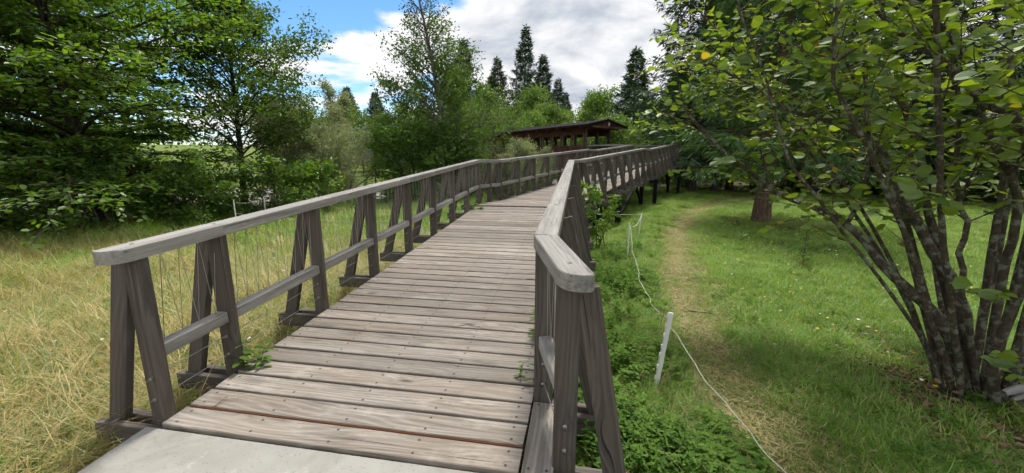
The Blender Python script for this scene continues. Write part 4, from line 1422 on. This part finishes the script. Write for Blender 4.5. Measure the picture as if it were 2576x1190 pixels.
for (P, R_, sd_) in stems:
    seg = np.linalg.norm(np.diff(P, axis=0), axis=1).sum()
    nb = int(seg * 7.2)
    tb = RNG.uniform(0.34 if seg > 2 else 0.2, 1.0, nb)
    Q, QT = along(P, tb)
    for k in range(nb):
        d = rand_dirs(1)[0] * np.array([1, 1, 0.55]) + QT[k] * 0.6 + np.array([0, 0, 0.15])
        L = RNG.uniform(0.25, 0.85)
        C = curve(Q[k], d, L, 5, (0, 0, -0.1), 0.09)
        br.append((C, np.linspace(0.006, 0.002, 5), 4))
        nl = max(3, int(L / 0.065))
        tl = np.linspace(0.15, 1.0, nl)
        X_, XT = along(C, tl)
        sdv = unit(np.cross(XT, np.array([0, 0, 1.0]))) * np.where(np.arange(nl) % 2, 1, -1)[:, None]
        dd = XT * 0.5 + sdv + RNG.normal(size=(nl, 3)) * 0.25 + np.array([0, 0, -0.15])
        LPh.append(X_ + unit(dd) * 0.018)
        LDh.append(dd)
# a spray of pale leaves low on the near side
for (bx, by, bz, tx, ty, tz) in [(3.45, 2.62, 0.62, 2.93, 2.45, 0.82), (3.5, 2.6, 0.70, 3.1, 2.35, 0.75), (3.6, 2.6, 0.25, 3.12, 2.3, 0.32), (3.6, 2.62, 0.2, 3.3, 2.28, 0.2)]:
    C = np.linspace((bx, by, bz), (tx, ty, tz), 5)
    br.append((C, np.linspace(0.006, 0.002, 5), 4))
    X_, XT = along(C, np.linspace(0.2, 1, 9))
    sdv = unit(np.cross(XT, np.array([0, 0, 1.0]))) * np.where(np.arange(9) % 2, 1, -1)[:, None]
    LPh.append(X_)
    LDh.append(XT * 0.4 + sdv + RNG.normal(size=(9, 3)) * 0.2)
P_, D_ = np.concatenate(LPh), np.concatenate(LDh)
# keep the view over the ramp clear, as in the photograph the twigs end there
kp = (P_[:, 0] > 1.45) & ((np.linalg.norm(P_ - CAMP, axis=1) > 3.3))
kp[-36:] = True
P_, D_ = P_[kp], D_[kp]
n = len(P_)
N_ = unit(RNG.normal(size=(n, 3)) * 0.55 + np.array([0, -0.15, 1.0]))
Lh = 0.082 * RNG.uniform(0.45, 1.3, n)
off = -hz_c
V, F = tubes([(p + off, r_, s_) for p, r_, s_ in stems])
br = [b for b in br if b[0][:, 0].min() > 1.4 and np.linalg.norm(b[0] - CAMP, axis=1).min() > 1.6]
hz = plant('hazel_bush', tuple(hz_c), (V, F), (P_ + off, D_, N_, Lh, Lh * 0.88), 'bark_hazel', 'leaf_hazel',
           'many-stemmed hazel bush with round leaves filling the right side', 'shrub', tmpl=ROUND, trunk='stems', crown='foliage', pick=300)
V, F = tubes([(p + off, r_, s_) for p, r_, s_ in br])
link('twigs', mk('twigs', V, F), 'bark_hazel', hz, Matrix.Translation(hz_c), kind='stuff')

# grey driftwood-like dead stem at the hazel foot
T = smooth_poly([(3.42, 2.42, 0.02), (3.62, 2.42, 0.05), (3.9, 2.36, -0.10), (4.3, 2.3, -0.26)], 12)
V, F = tubes([(T, np.linspace(0.02, 0.075, 12), 7), (T + np.array([0.03, -0.03, -0.03]), np.linspace(0.012, 0.05, 12), 6)])
link('dead_branch', mk('dead_branch', V, F, smooth=True), 'greyslat', label='grey split dead branch at the foot of the hazel', cat='branch')
# ------------------------------------------------------------------ ground cover
def blade_tuft(n, L, Wd, lie, rad, segs=4):
    """tuft of curved grass blades"""
    V, F, R, b = [], [], [], 0
    for i in range(n):
        a_ = RNG.uniform(0, 6.28)
        r_ = rad * math.sqrt(RNG.random())
        p = np.array([math.cos(a_) * r_, math.sin(a_) * r_, -0.02])
        h_ = RNG.uniform(0, 6.28)
        out = np.array([math.cos(h_), math.sin(h_), 0])
        le = L * RNG.uniform(0.55, 1.25)
        el = math.radians(RNG.uniform(60, 88))
        cur = lie * RNG.uniform(0.4, 1.3)
        sd = np.array([-out[1], out[0], 0]) * Wd / 2 * RNG.uniform(0.7, 1.3)
        q = RNG.random()
        for k in range(segs + 1):
            w_ = (1 - (k / segs) ** 1.6)
            if k == segs: w_ = 0.08
            V += [p - sd * w_, p + sd * w_]
            e_ = max(el - cur * (k + 1) / segs, math.radians(-12))
            p = p + (out * math.cos(e_) + np.array([0, 0, math.sin(e_)])) * le / segs
            if p[2] < 0.012: p[2] = 0.012
        F += [(b + 2 * k, b + 2 * k + 1, b + 2 * k + 3, b + 2 * k + 2) for k in range(segs)]
        R += [q] * (2 * segs + 2)
        b += 2 * segs + 2
    return np.array(V), np.array(F), np.array(R)


def herb_clump(n, L, Wd, hmin, hmax, rad, tmpl=FOLD, per=3):
    """low broad leaves on short stalks, in whorls of per"""
    P, Dd, N, Ls = [], [], [], []
    for i in range(n):
        a_ = RNG.uniform(0, 6.28)
        r_ = rad * math.sqrt(RNG.random())
        z = RNG.uniform(hmin, hmax)
        t0_ = RNG.uniform(0, 6.28)
        tilt = RNG.normal(size=3) * 0.22
        for k in range(per):
            t_ = t0_ + k * 2 * math.pi / per
            P.append((math.cos(a_) * r_, math.sin(a_) * r_, z))
            Dd.append((math.cos(t_), math.sin(t_), RNG.uniform(-0.25, 0.25)))
            N.append(np.array([0, 0, 1.0]) + tilt)
            Ls.append(L * RNG.uniform(0.6, 1.2))
    P, Dd, N, Ls = np.array(P), np.array(Dd), np.array(N), np.array(Ls)
    return leaves(P, Dd, N, Ls, Ls * Wd, tmpl)


def nettle(h, nl=9, L=0.09):
    """upright stalk with opposite pairs of pointed leaves"""
    T = curve((0, 0, -0.02), (RNG.normal() * 0.1, RNG.normal() * 0.1, 1), h, 6, (0, 0, 0), 0.05)
    P, Dd, Ls = [], [], []
    X_, XT = along(T, np.linspace(0.2, 1.0, nl))
    for k in range(nl):
        for sg in (0, math.pi):
            t_ = k * 1.57 + sg + RNG.uniform(-.2, .2)
            P.append(X_[k])
            Dd.append((math.cos(t_), math.sin(t_), RNG.uniform(-.3, .25)))
            Ls.append(L * RNG.uniform(.75, 1.2) * (1.15 - 0.5 * k / nl))
    P, Dd, Ls = np.array(P), np.array(Dd), np.array(Ls)
    lv = leaves(P, Dd, np.tile([0, 0, 1.0], (len(P), 1)) + RNG.normal(size=P.shape) * .15, Ls, Ls * 0.5, FOLD)
    return tubes([(T, np.linspace(0.004, 0.0015, 6), 4)]), lv


def src_coll(name, items):
    c = bpy.data.collections.new(name)
    for i, (V, F, R, mat) in enumerate(items):
        me = mk(f'{name}_{i:02d}', V, F, R)
        me.materials.append(MAT[mat])
        o = bpy.data.objects.new(f'{name}_{i:02d}', me)
        c.objects.link(o)
    return c


def scatter(name, xy, coll, nvar, smin, smax, kind='stuff', label=None, cat=None, tilt=0.12, sc_mul=None, pick=None, zoff=0.0):
    n = len(xy)
    P = np.stack([xy[:, 0], xy[:, 1], hgt(xy[:, 0], xy[:, 1]) + zoff], -1)
    me = bpy.data.meshes.new(name)
    me.vertices.add(n)
    me.vertices.foreach_set('co', P.astype(np.float32).ravel())
    rot = np.stack([RNG.normal(size=n) * tilt, RNG.normal(size=n) * tilt, RNG.uniform(0, 6.28, n)], -1)
    s = RNG.uniform(smin, smax, n)
    if sc_mul is not None: s = s * sc_mul
    pk = RNG.integers(0, nvar, n) if pick is None else pick
    for nm, ty, dat, key in (('rot', 'FLOAT_VECTOR', rot, 'vector'), ('scl', 'FLOAT', s, 'value'), ('pick', 'INT', pk, 'value')):
        a = me.attributes.new(nm, ty, 'POINT')
        a.data.foreach_set(key, np.asarray(dat, np.int32 if ty == 'INT' else np.float32).ravel())
    o = link(name, me, kind=kind, label=label, cat=cat)
    ng = bpy.data.node_groups.new(name, 'GeometryNodeTree')
    ng.interface.new_socket('Geometry', in_out='INPUT', socket_type='NodeSocketGeometry')
    ng.interface.new_socket('Geometry', in_out='OUTPUT', socket_type='NodeSocketGeometry')
    N = ng.nodes
    gi, go = N.new('NodeGroupInput'), N.new('NodeGroupOutput')
    ip = N.new('GeometryNodeInstanceOnPoints')
    ci = N.new('GeometryNodeCollectionInfo')
    ci.inputs['Collection'].default_value = coll
    ci.inputs['Separate Children'].default_value = True
    ci.inputs['Reset Children'].default_value = True
    ip.inputs['Pick Instance'].default_value = True

    def attr(nm, ty):
        a = N.new('GeometryNodeInputNamedAttribute')
        a.data_type = ty
        a.inputs['Name'].default_value = nm
        return a.outputs[0]
    ng.links.new(gi.outputs[0], ip.inputs['Points'])
    ng.links.new(ci.outputs[0], ip.inputs['Instance'])
    ng.links.new(attr('pick', 'INT'), ip.inputs['Instance Index'])
    ng.links.new(attr('rot', 'FLOAT_VECTOR'), ip.inputs['Rotation'])
    ng.links.new(attr('scl', 'FLOAT'), ip.inputs['Scale'])
    ng.links.new(ip.outputs[0], go.inputs[0])
    md = o.modifiers.new('scatter', 'NODES')
    md.node_group = ng
    return o


def rect_pts(n, x0, x1, y0, y1):
    return np.stack([RNG.uniform(x0, x1, n), RNG.uniform(y0, y1, n)], -1)


def fan_pts(n, a0, a1, r0, r1, pw=1.0):
    """points in a fan in front of the viewer, thinning with distance"""
    a_ = np.radians(RNG.uniform(a0, a1, n))
    r_ = r0 * (r1 / r0) ** (RNG.random(n) ** pw)
    return np.stack([r_ * np.sin(a_), r_ * np.cos(a_)], -1)


def vnoise(x, y, f, seed=0):
    return 0.5 + 0.25 * (np.sin(x * f + 1.3 * np.sin(y * f * 0.8 + seed) + seed) + np.sin(y * f * 1.1 + 1.1 * np.sin(x * f * 0.9 + 2 * seed) + 2.1 * seed))


def on_walk(x, y, m=0.0):
    """under the deck, slab or its frames (first flight)"""
    s_ = x * U1[0] + y * U1[1]
    w_ = x * W1[0] + y * W1[1]
    a = (s_ < 9.8) & (w_ > -2.62 - m) & (w_ < -0.12 + m) & (s_ > 1.6)
    b = (s_ <= 1.75) & (x > -2.70) & (w_ < 0.6)
    return a | b


def in_view(xy):
    d = xy[:, 1] * 0.98 + 0.3
    return (d > 0.4) & (np.abs(xy[:, 0]) < d * 1.42 + 0.8)


straw = src_coll('dry_tuft', [(*blade_tuft(96, 0.52, 0.0062, 2.1, 0.25, 3), 'straw') for _ in range(5)] + [(*blade_tuft(80, 0.62, 0.006, 2.6, 0.27, 4), 'straw') for _ in range(3)])
green = src_coll('green_tuft', [(*blade_tuft(80, 0.26, 0.006, 1.3, 0.17, 3), 'grass') for _ in range(6)])
lawn = src_coll('lawn_tuft', [(*blade_tuft(150, 0.095, 0.0045, 1.2, 0.20, 2), 'grass') for _ in range(6)])
herb = src_coll('herb_clump', [(*herb_clump(55, 0.022 + 0.006 * _, 0.85, 0.02, 0.08 + 0.03 * _, 0.20, DIAMOND), 'herb') for _ in range(4)] + [(*herb_clump(40, 0.046, 0.62, 0.03, 0.16, 0.20, DIAMOND, per=4), 'herb_light') for _ in range(3)])
nets = []
for _ in range(5):
    (tv, tf), lv = nettle(0.40, 10, 0.062)
    nets.append((*lv, 'herb'))
for _ in range(3):
    (tv, tf), lv = nettle(0.34, 11, 0.066)
    nets.append((*lv, 'herb_light'))
nett = src_coll('nettle', nets)

# dry meadow left of the ramp
xy = fan_pts(6500, -72, -3, 1.6, 17)
x, y = xy.T
dry = sstep(10.8, 5.2, y + 0.35 * np.abs(x + 3) * 0.3 + 2.0 * (vnoise(x, y, 0.8, 1) - 0.5))
ok = ~on_walk(x, y, 0.12) & in_view(xy) & (RNG.random(len(x)) < 0.05 + 0.95 * dry) & (x < -1.2) & (x > -12.5)
ok &= ~((x < -10.2) & (y > 9.4))
scatter('dry_grass', xy[ok], straw, 8, 0.6, 1.15, label='tall dry straw-coloured meadow grass left of the boardwalk', cat='grass')
xy = fan_pts(5600, -72, 4, 1.6, 26)
x, y = xy.T
far_g = sstep(6, 10.5, y)
ok = ~on_walk(x, y, 0.1) & in_view(xy) & (RNG.random(len(x)) < 0.52 + 0.45 * far_g + 0.5 * (vnoise(x, y, 1.7, 3) > 0.66)) & (x < 0.1 + 0.16 * y) & (river_d(x, y) < -4.0) & (x > -12.0 - 0.2 * y)
scatter('green_meadow_grass', xy[ok], green, 6, 0.7, 1.3, label='greener grass mixed through the left meadow', cat='grass', sc_mul=1 + 0.03 * y[ok])

# lawn right of the ramp
xy = fan_pts(9500, 4, 74, 1.5, 30)
x, y = xy.T
pdn = path_dist(x, y)
hazd = np.hypot(x - 3.8, y - 2.8)
keep = (pdn > 0.10) | (RNG.random(len(x)) < 0.5)
keep &= (RNG.random(len(x)) < 0.5 + 0.5 * sstep(0.15, 0.6, pdn))
keep &= RNG.random(len(x)) < 0.22 + 0.78 * sstep(0.5, 1.6, hazd)
ok = ~on_walk(x, y, 0.05) & in_view(xy) & keep & (river_d(x, y) < -4.2) & (x < 21)
scatter('lawn_grass', xy[ok], lawn, 6, 0.7, 1.45, label='short green lawn grass right of the boardwalk', cat='grass', sc_mul=(1 + 0.035 * y[ok]) * (0.5 + 0.5 * sstep(.2, .7, pdn[ok])))
xy = fan_pts(6500, 4, 74, 1.6, 22)
x, y = xy.T
pdn = path_dist(x, y)
m_ = vnoise(x, y, 1.1, 5)
ok = ~on_walk(x, y, 0.05) & in_view(xy) & (pdn > 0.5) & (np.hypot(x - 8, y - 12.2) > 1.6) & (((m_ > 0.52) & (RNG.random(len(x)) < 0.5)) | (x < np.interp(y, PATH[:, 1], PATH[:, 0]))) & (np.hypot(x - 3.8, y - 2.8) > 1.3)
scatter('tall_lawn_grass', xy[ok], green, 6, 0.35, 0.8, label='taller tufts of green grass in the right meadow', cat='grass', sc_mul=(1 + 0.02 * y[ok]))

# low herbs and clover: thick beside the ramp, thin on the lawn
xy = fan_pts(6500, 6, 74, 1.45, 18)
x, y = xy.T
pdn = path_dist(x, y)
s_ = x * U1[0] + y * U1[1]
w_ = x * W1[0] + y * W1[1]
left_of_path = (x < np.interp(y, PATH[:, 1], PATH[:, 0]) - 0.30)
pr = np.where(left_of_path, 0.14 + 0.48 * (vnoise(x, y, 2.1, 4) > 0.45), 0.02 + 0.10 * (vnoise(x, y, 1.3, 9) > 0.62))
pr = pr * (0.08 + 0.92 * sstep(0.22, 0.6, pdn))
ok = ~on_walk(x, y, 0.0) & in_view(xy) & (RNG.random(len(x)) < pr) & (river_d(x, y) < -5) & (y < 16) & (np.hypot(x - 1.15, y - 2.80) > 0.30)
scatter('ground_herbs', xy[ok], herb, 7, 0.6, 1.2, sc_mul=np.where(left_of_path[ok], 0.9, 0.6), label='low clover and broad-leaved herbs covering the ground', cat='herbs')
xy = fan_pts(7000, 6, 30, 1.6, 12)
x, y = xy.T
w_ = x * W1[0] + y * W1[1]
left_of_path = (x < np.interp(y, PATH[:, 1], PATH[:, 0]) - 0.75)
ok = ~on_walk(x, y, 0.25) & left_of_path & (y < 8.2) & (RNG.random(len(x)) < 0.25 + 0.75 * (vnoise(x, y, 1.6, 2) > 0.45)) & (y > 1.9) & (np.hypot(x - 1.12, y - 2.75) > 0.40)
scatter('nettles', xy[ok], nett, 8, 0.4, 0.9, label='leafy nettles growing thickly along the right side of the boardwalk', cat='nettles')
xy = fan_pts(1500, -60, -4, 2.0, 14)
x, y = xy.T
ok = ~on_walk(x, y, 0.1) & (RNG.random(len(x)) < 0.7) & ((np.abs(x * W1[0] + y * W1[1] + 3.0) < 0.5) | (y > 9.0)) & (x < -1)
scatter('meadow_herbs', xy[ok], nett, 8, 0.5, 1.0, label='scattered leafy herbs in the left meadow', cat='herbs')

# dead leaves under the hazel, dry clippings on the path
dl = src_coll('dead_leaf_litter', [(*leaves(RNG.normal(size=(9, 3)) * np.array([.07, .07, .004]) + [0, 0, .012], rand_dirs(9) * np.array([1, 1, .15]), np.tile([0, 0, 1.], (9, 1)) + RNG.normal(size=(9, 3)) * .25, .045, .03, FOLD), 'duff') for _ in range(3)])
xy = np.concatenate([np.array([3.6, 2.5]) + RNG.normal(size=(500, 2)) * 0.6, np.array([8.0, 12.0]) + RNG.normal(size=(500, 2)) * 0.9])
ok = in_view(xy) & ~on_walk(xy[:, 0], xy[:, 1])
scatter('leaf_litter', xy[ok], dl, 3, 0.7, 1.3, label='dead brown leaves under the hazel and the near spruce', cat='leaf litter')
clip = src_coll('clipping', [(*leaves(RNG.normal(size=(16, 3)) * np.array([.08, .08, .004]) + [0, 0, .012], rand_dirs(16) * np.array([1, 1, .10]), np.tile([0, 0, 1.], (16, 1)) + RNG.normal(size=(16, 3)) * .2, .10, .004, LANCE), 'straw') for _ in range(4)])
t_ = RNG.random(3000) ** 1.2
f = t_ * (len(PATH) - 2)
i = f.astype(int)
xy = PATH[i] + (PATH[i + 1] - PATH[i]) * (f - i)[:, None] + RNG.normal(size=(len(f), 2)) * 0.32
ok = in_view(xy) & ~on_walk(xy[:, 0], xy[:, 1])
scatter('dry_clippings', xy[ok], clip, 4, 0.6, 1.3, label='dry grass clippings lying on the worn path', cat='grass')

stk = src_coll('dead_stalk', [(*blade_tuft(5, 0.40, 0.006, 1.4, 0.10, 4), 'duff') for _ in range(3)])
xy = fan_pts(420, 8, 40, 1.7, 10)
ok = ~on_walk(xy[:, 0], xy[:, 1], .1) & (path_dist(xy[:, 0], xy[:, 1]) > .35) & (xy[:, 0] < np.interp(xy[:, 1], PATH[:, 1], PATH[:, 0]))
scatter('dead_stalks', xy[ok], stk, 3, 0.6, 1.2, label='dry brown stalks standing among the nettles beside the ramp', cat='stalks')

# small flowers
fy = [(*leaves(np.tile([[0, 0, .16]], (5, 1)), np.array([[math.cos(q), math.sin(q), .25] for q in np.arange(5) * 1.257]), np.tile([0, 0, 1.], (5, 1)), .014, .014, DIAMOND), 'petal_y')]
fwh = [(*leaves(np.tile([[0, 0, .20]], (7, 1)), np.array([[math.cos(q), math.sin(q), .1] for q in np.arange(7) * .9]), np.tile([0, 0, 1.], (7, 1)), 0.013, .009, DIAMOND), 'petal_w')]
flw = src_coll('flower', fy + fwh)
xy = np.concatenate([np.array([6.9, 8.6]) + RNG.normal(size=(170, 2)) * np.array([1.4, 1.1]), fan_pts(160, 25, 60, 4, 14), fan_pts(70, -55, -10, 4, 14)])
ok = in_view(xy) & (path_dist(xy[:, 0], xy[:, 1]) > .5) & ~on_walk(xy[:, 0], xy[:, 1])
xy = xy[ok]
scatter('meadow_flowers', xy, flw, 2, 0.9, 1.6, label='tiny yellow and white flowers dotting the meadow', cat='flowers', pick=(RNG.random(len(xy)) < 0.25).astype(int) | ((xy[:, 0] < 0) & (RNG.random(len(xy)) < .6)).astype(int))

# gravel on the river bar
stone_v = []
for q in range(3):
    an = np.arange(7) * 2 * np.pi / 7
    r1, r2 = RNG.uniform(.8, 1.2, 7), RNG.uniform(.45, .7, 7)
    V = np.concatenate([np.stack([np.cos(an) * r1, np.sin(an) * r1 * .8, np.full(7, -.3)], -1), np.stack([np.cos(an) * r1 * 1.05, np.sin(an) * r1 * .85, np.full(7, .12)], -1), np.stack([np.cos(an) * r2, np.sin(an) * r2 * .8, np.full(7, .55)], -1)])
    Q = [(i + 7 * k, (i + 1) % 7 + 7 * k, (i + 1) % 7 + 7 * (k + 1), i + 7 * (k + 1)) for k in range(2) for i in range(7)]
    Q += [(14, 15, 16, 17), (14, 17, 18, 20), (18, 19, 20, 20)][:2]
    stone_v.append((V, np.array(Q), np.zeros(21)))
MAT['stone'] = simple('river_stone', (0.50, 0.48, 0.44), 0.85, 0.0, 6.0, 0.4, 0.4)
stc = src_coll('river_pebble', [(v * .12, f_, r_, 'stone') for v, f_, r_ in stone_v])
t_ = RNG.uniform(-22, 6, 3600)
nn = RNG.uniform(2.0, 7.6, 3600)
xy = np.stack([3 + .8 * t_ - .6 * nn, 32 + .6 * t_ + .8 * nn], -1)
scatter('river_gravel', xy, stc, 3, 0.4, 1.6, label='pale gravel and cobbles on the far river bank', cat='gravel')
for i in range(22):
    nn_, tq = random.uniform(-6.5, -3.6), random.uniform(-3.6, 3.0)
    bx, by = 3 + .8 * tq - .6 * nn_, 32 + .6 * tq + .8 * nn_
    sc_ = random.uniform(.28, .55)
    V, F_, _ = stone_v[i % 3]
    M = Matrix.Translation((bx, by, gz(bx, by) + 0.12 + 0.5 * random.random())) @ Matrix.Rotation(random.uniform(0, 6.28), 4, 'Z') @ Matrix.Rotation(random.uniform(-.4, .4), 4, 'X') @ Matrix.Diagonal((sc_, sc_, sc_ * random.uniform(.6, .9), 1))
    link('boulder', mk('boulder', V, F_), 'stone', None, M, label='pale boulder in the bank below the covered bridge', cat='boulder', group='boulders at the bridge abutment')

# ------------------------------------------------------------------ small plants with a place of their own
def small_plant(name, base, stalks, label, cat, leafm='herb', stemm='stem'):
    M = Matrix.Translation(base)
    e = link(name, None, M=M, label=label, cat=cat)
    tp, lp, first = [], [], True
    for (dx, dy, h, nl, L) in stalks:
        (tv, tf), lv = nettle(h, nl, L)
        o_ = np.array([dx, dy, 0])
        link('stalk', mk('stalk', tv + o_, tf), stemm, e, M)
        k = len(FOLD[0])
        v_, f_, r_ = lv
        for q in range(len(v_) // k):
            link('leaf', mk('leaf', v_[q * k:(q + 1) * k] + o_, FOLD[1], r_[q * k:(q + 1) * k]), leafm, e, M)
    return e


def deckpos(s, w_, dz=0.0):
    p = U1 * s + W1 * w_
    return (p[0], p[1], z1(s) + dz)


small_plant('nettle_plant', deckpos(2.36, -2.56, -0.10), [(0, 0, .30, 6, .12), (.10, .06, .26, 6, .11), (.19, -.02, .20, 5, .11), (-.09, .10, .26, 5, .10), (.05, -.07, .22, 5, .11)], 'nettle sprouting at the left edge of the planks by the second post', 'plant')
small_plant('nettle_plant', deckpos(3.12, -0.27, -0.16), [(0, 0, .42, 7, .10), (-.06, .06, .40, 6, .095), (.02, -.10, .34, 6, .09), (-.03, .13, .36, 6, .09)], 'nettle growing up through the right deck edge behind the second post', 'plant')
small_plant('nettle_plant', deckpos(2.50, -0.285, -0.12), [(0, 0, .30, 5, .075), (-.09, .02, .26, 5, .07)], 'thin nettle growing at the right deck edge near the front', 'plant')
small_plant('leafy_weed', deckpos(8.95, -2.46, -0.08), [(0, 0, .26, 6, .14), (.12, .10, .22, 5, .13), (.2, -.03, .18, 5, .12), (-.1, .12, .2, 5, .12)], 'pale weed lying over the left deck edge at the bend', 'plant', 'herb_light')
small_plant('nettle_plant', (0.10, 1.58, -0.30), [(0, 0, .30, 5, .07), (.08, .05, .26, 5, .07), (-.07, .04, .22, 4, .065)], 'nettle tuft at the foot of the nearest right post', 'plant')
wd, lf = broadleaf(1.35, 0.27, t0=0.35, n1=14, n2=4, nl=7, leafL=0.13, leafW=0.05, spread=0.04, e0=75, e1=45, r0=0.016, tmpl=FOLD, stems=5, sub=0.5)
plant('elder_shrub', at(1.72, 8.1), wd, lf, 'stem', 'leaf_bright', 'bright green young shrub growing up beside the right railing bend', 'shrub', tmpl=FOLD, trunk='stems', crown='foliage')
wd, lf = broadleaf(0.95, 0.14, t0=0.15, n1=26, n2=3, nl=4, leafL=0.05, leafW=0.02, spread=0.02, e0=60, e1=20, r0=0.006, tmpl=FOLD, sub=0.4)
plant('tree_sapling', at(5.42, 6.95), wd, lf, 'twig', 'leaf_mid', 'thin dark upright sapling standing alone in the right lawn', 'sapling', tmpl=FOLD)

# electric fence stakes and cords
def stake(x, y, h, lean, label, pegs=True, wd_=0.024):
    e0_ = Vector(at(x, y, -0.12))
    e1_ = Vector((x + lean[0], y + lean[1], gz(x, y) + h))
    st = bar('fence_stake', e0_, e1_, wd_, wd_ * 0.7, 'plastic', None, up=(0, -1, 0.2), b=0.003, label=label, cat='fence stake', group='white plastic fence stakes')
    d = (e1_ - e0_)
    if pegs:
        for q in (0.30, 0.42, 0.55, 0.64, 0.76, 0.87, 0.97):
            c = e0_ + d * q + Vector((-0.5 * wd_ - 0.004, -0.002, 0))
            bar('peg', c - d.normalized() * 0.016, c + d.normalized() * 0.016, 0.014, 0.010, 'plastic', st, up=(0, -1, 0.2), b=0.002)
    return e1_


tA = stake(1.20, 2.96, 0.69, (0.11, 0.03), 'white stake leaning right beside the worn path, nearest of all', True, 0.036)
tB = stake(2.24, 7.24, 0.72, (0.0, 0), 'upright white stake in the nettles, left one of the two under the ramp')
tC = stake(3.17, 9.51, 0.62, (0.06, 0), 'white stake leaning right in the nettles, farther one of the two under the ramp')
tD = stake(-6.95, 9.6, 0.95, (0, 0), 'tall thin white stake in the left meadow seen past the hand rail', False)
tE = stake(-7.85, 12.2, 0.80, (-.02, 0), 'short white stake farther back in the left meadow', False)
tF = stake(-2.40, 10.1, 0.45, (0, 0), 'small white stake between the left railing frames', False)


def cord(a, b, sag, label, r_=0.004, wob=0.0):
    a, b = np.array(a), np.array(b)
    t_ = np.linspace(0, 1, 26)
    P = a + (b - a) * t_[:, None]
    P[:, 2] -= sag * 4 * t_ * (1 - t_)
    if wob:
        P[1:-1, :2] += np.stack([np.sin(t_ * 21) * wob + np.sin(t_ * 47) * wob * .5, np.zeros(26)], -1)[1:-1]
    V, F = tubes([(P, np.full(26, r_), 5)])
    link('fence_line', mk('fence_line', V, F), 'cord', None, None, label=label, cat='cord', group='white fence cords')


cord(tB - Vector((0, 0, .05)), tA - Vector((0, 0, .06)), 0.36, 'white fence cord sagging from the upright stake to the nearest leaning stake', 0.0024, 0.015)
cord(tA - Vector((0, 0, .12)), (1.80, 1.15, -0.22), 0.16, 'white fence cord running from the nearest stake to the bottom frame edge', 0.0024, 0.012)
cord(tB - Vector((0, 0, .04)), tC - Vector((0, 0, .04)), 0.14, 'white fence cord slung between the two stakes under the ramp', 0.005)
cord(tC - Vector((0, 0, .02)), (1.35, 10.1, 0.28), 0.03, 'white fence cord from the farther stake to the steel columns', 0.0035)
cord(tD - Vector((0, 0, .08)), tE - Vector((0, 0, .05)), 0.06, 'white fence cord between the two stakes of the left meadow', 0.003)
cord(tD - Vector((0, 0, .35)), tF - Vector((0, 0, .05)), 0.10, 'white fence cord crossing the left meadow behind the railing', 0.003)

# fallen sticks
for i, (x, y, a_, L, lb) in enumerate([(1.72, 2.12, -0.6, 0.30, 'grey stick lying in the herbs left of the cord near the front'), (2.35, 4.55, -0.5, 0.28, 'dark twig lying on the worn path'), (1.05, 2.25, 0.5, 0.45, 'thin dry stalk lying in the clover by the nearest right post')]):
    T = curve((-L / 2, 0, 0.03), (1, 0.1, 0.02), L, 6, (0, 0.1, 0), 0.05)
    V, F = tubes([(T, np.linspace(.008, .004, 6), 5)])
    link('fallen_stick', mk('fallen_stick', V, F), 'twig', None, Matrix.Translation(at(x, y, .04)) @ Matrix.Rotation(a_, 4, 'Z'), label=lb, cat='stick')
p_ = deckpos(1.90, -2.32, 0.0)
V, F = tubes([(curve((0, 0, .006), (1, .9, .03), .11, 6, (-.6, .3, .1), .1), np.linspace(.003, .002, 6), 5)])
link('fallen_twig', mk('fallen_twig', V, F), 'twig', None, Matrix.Translation(p_), label='tiny brown twig lying on the first deck planks', cat='stick')
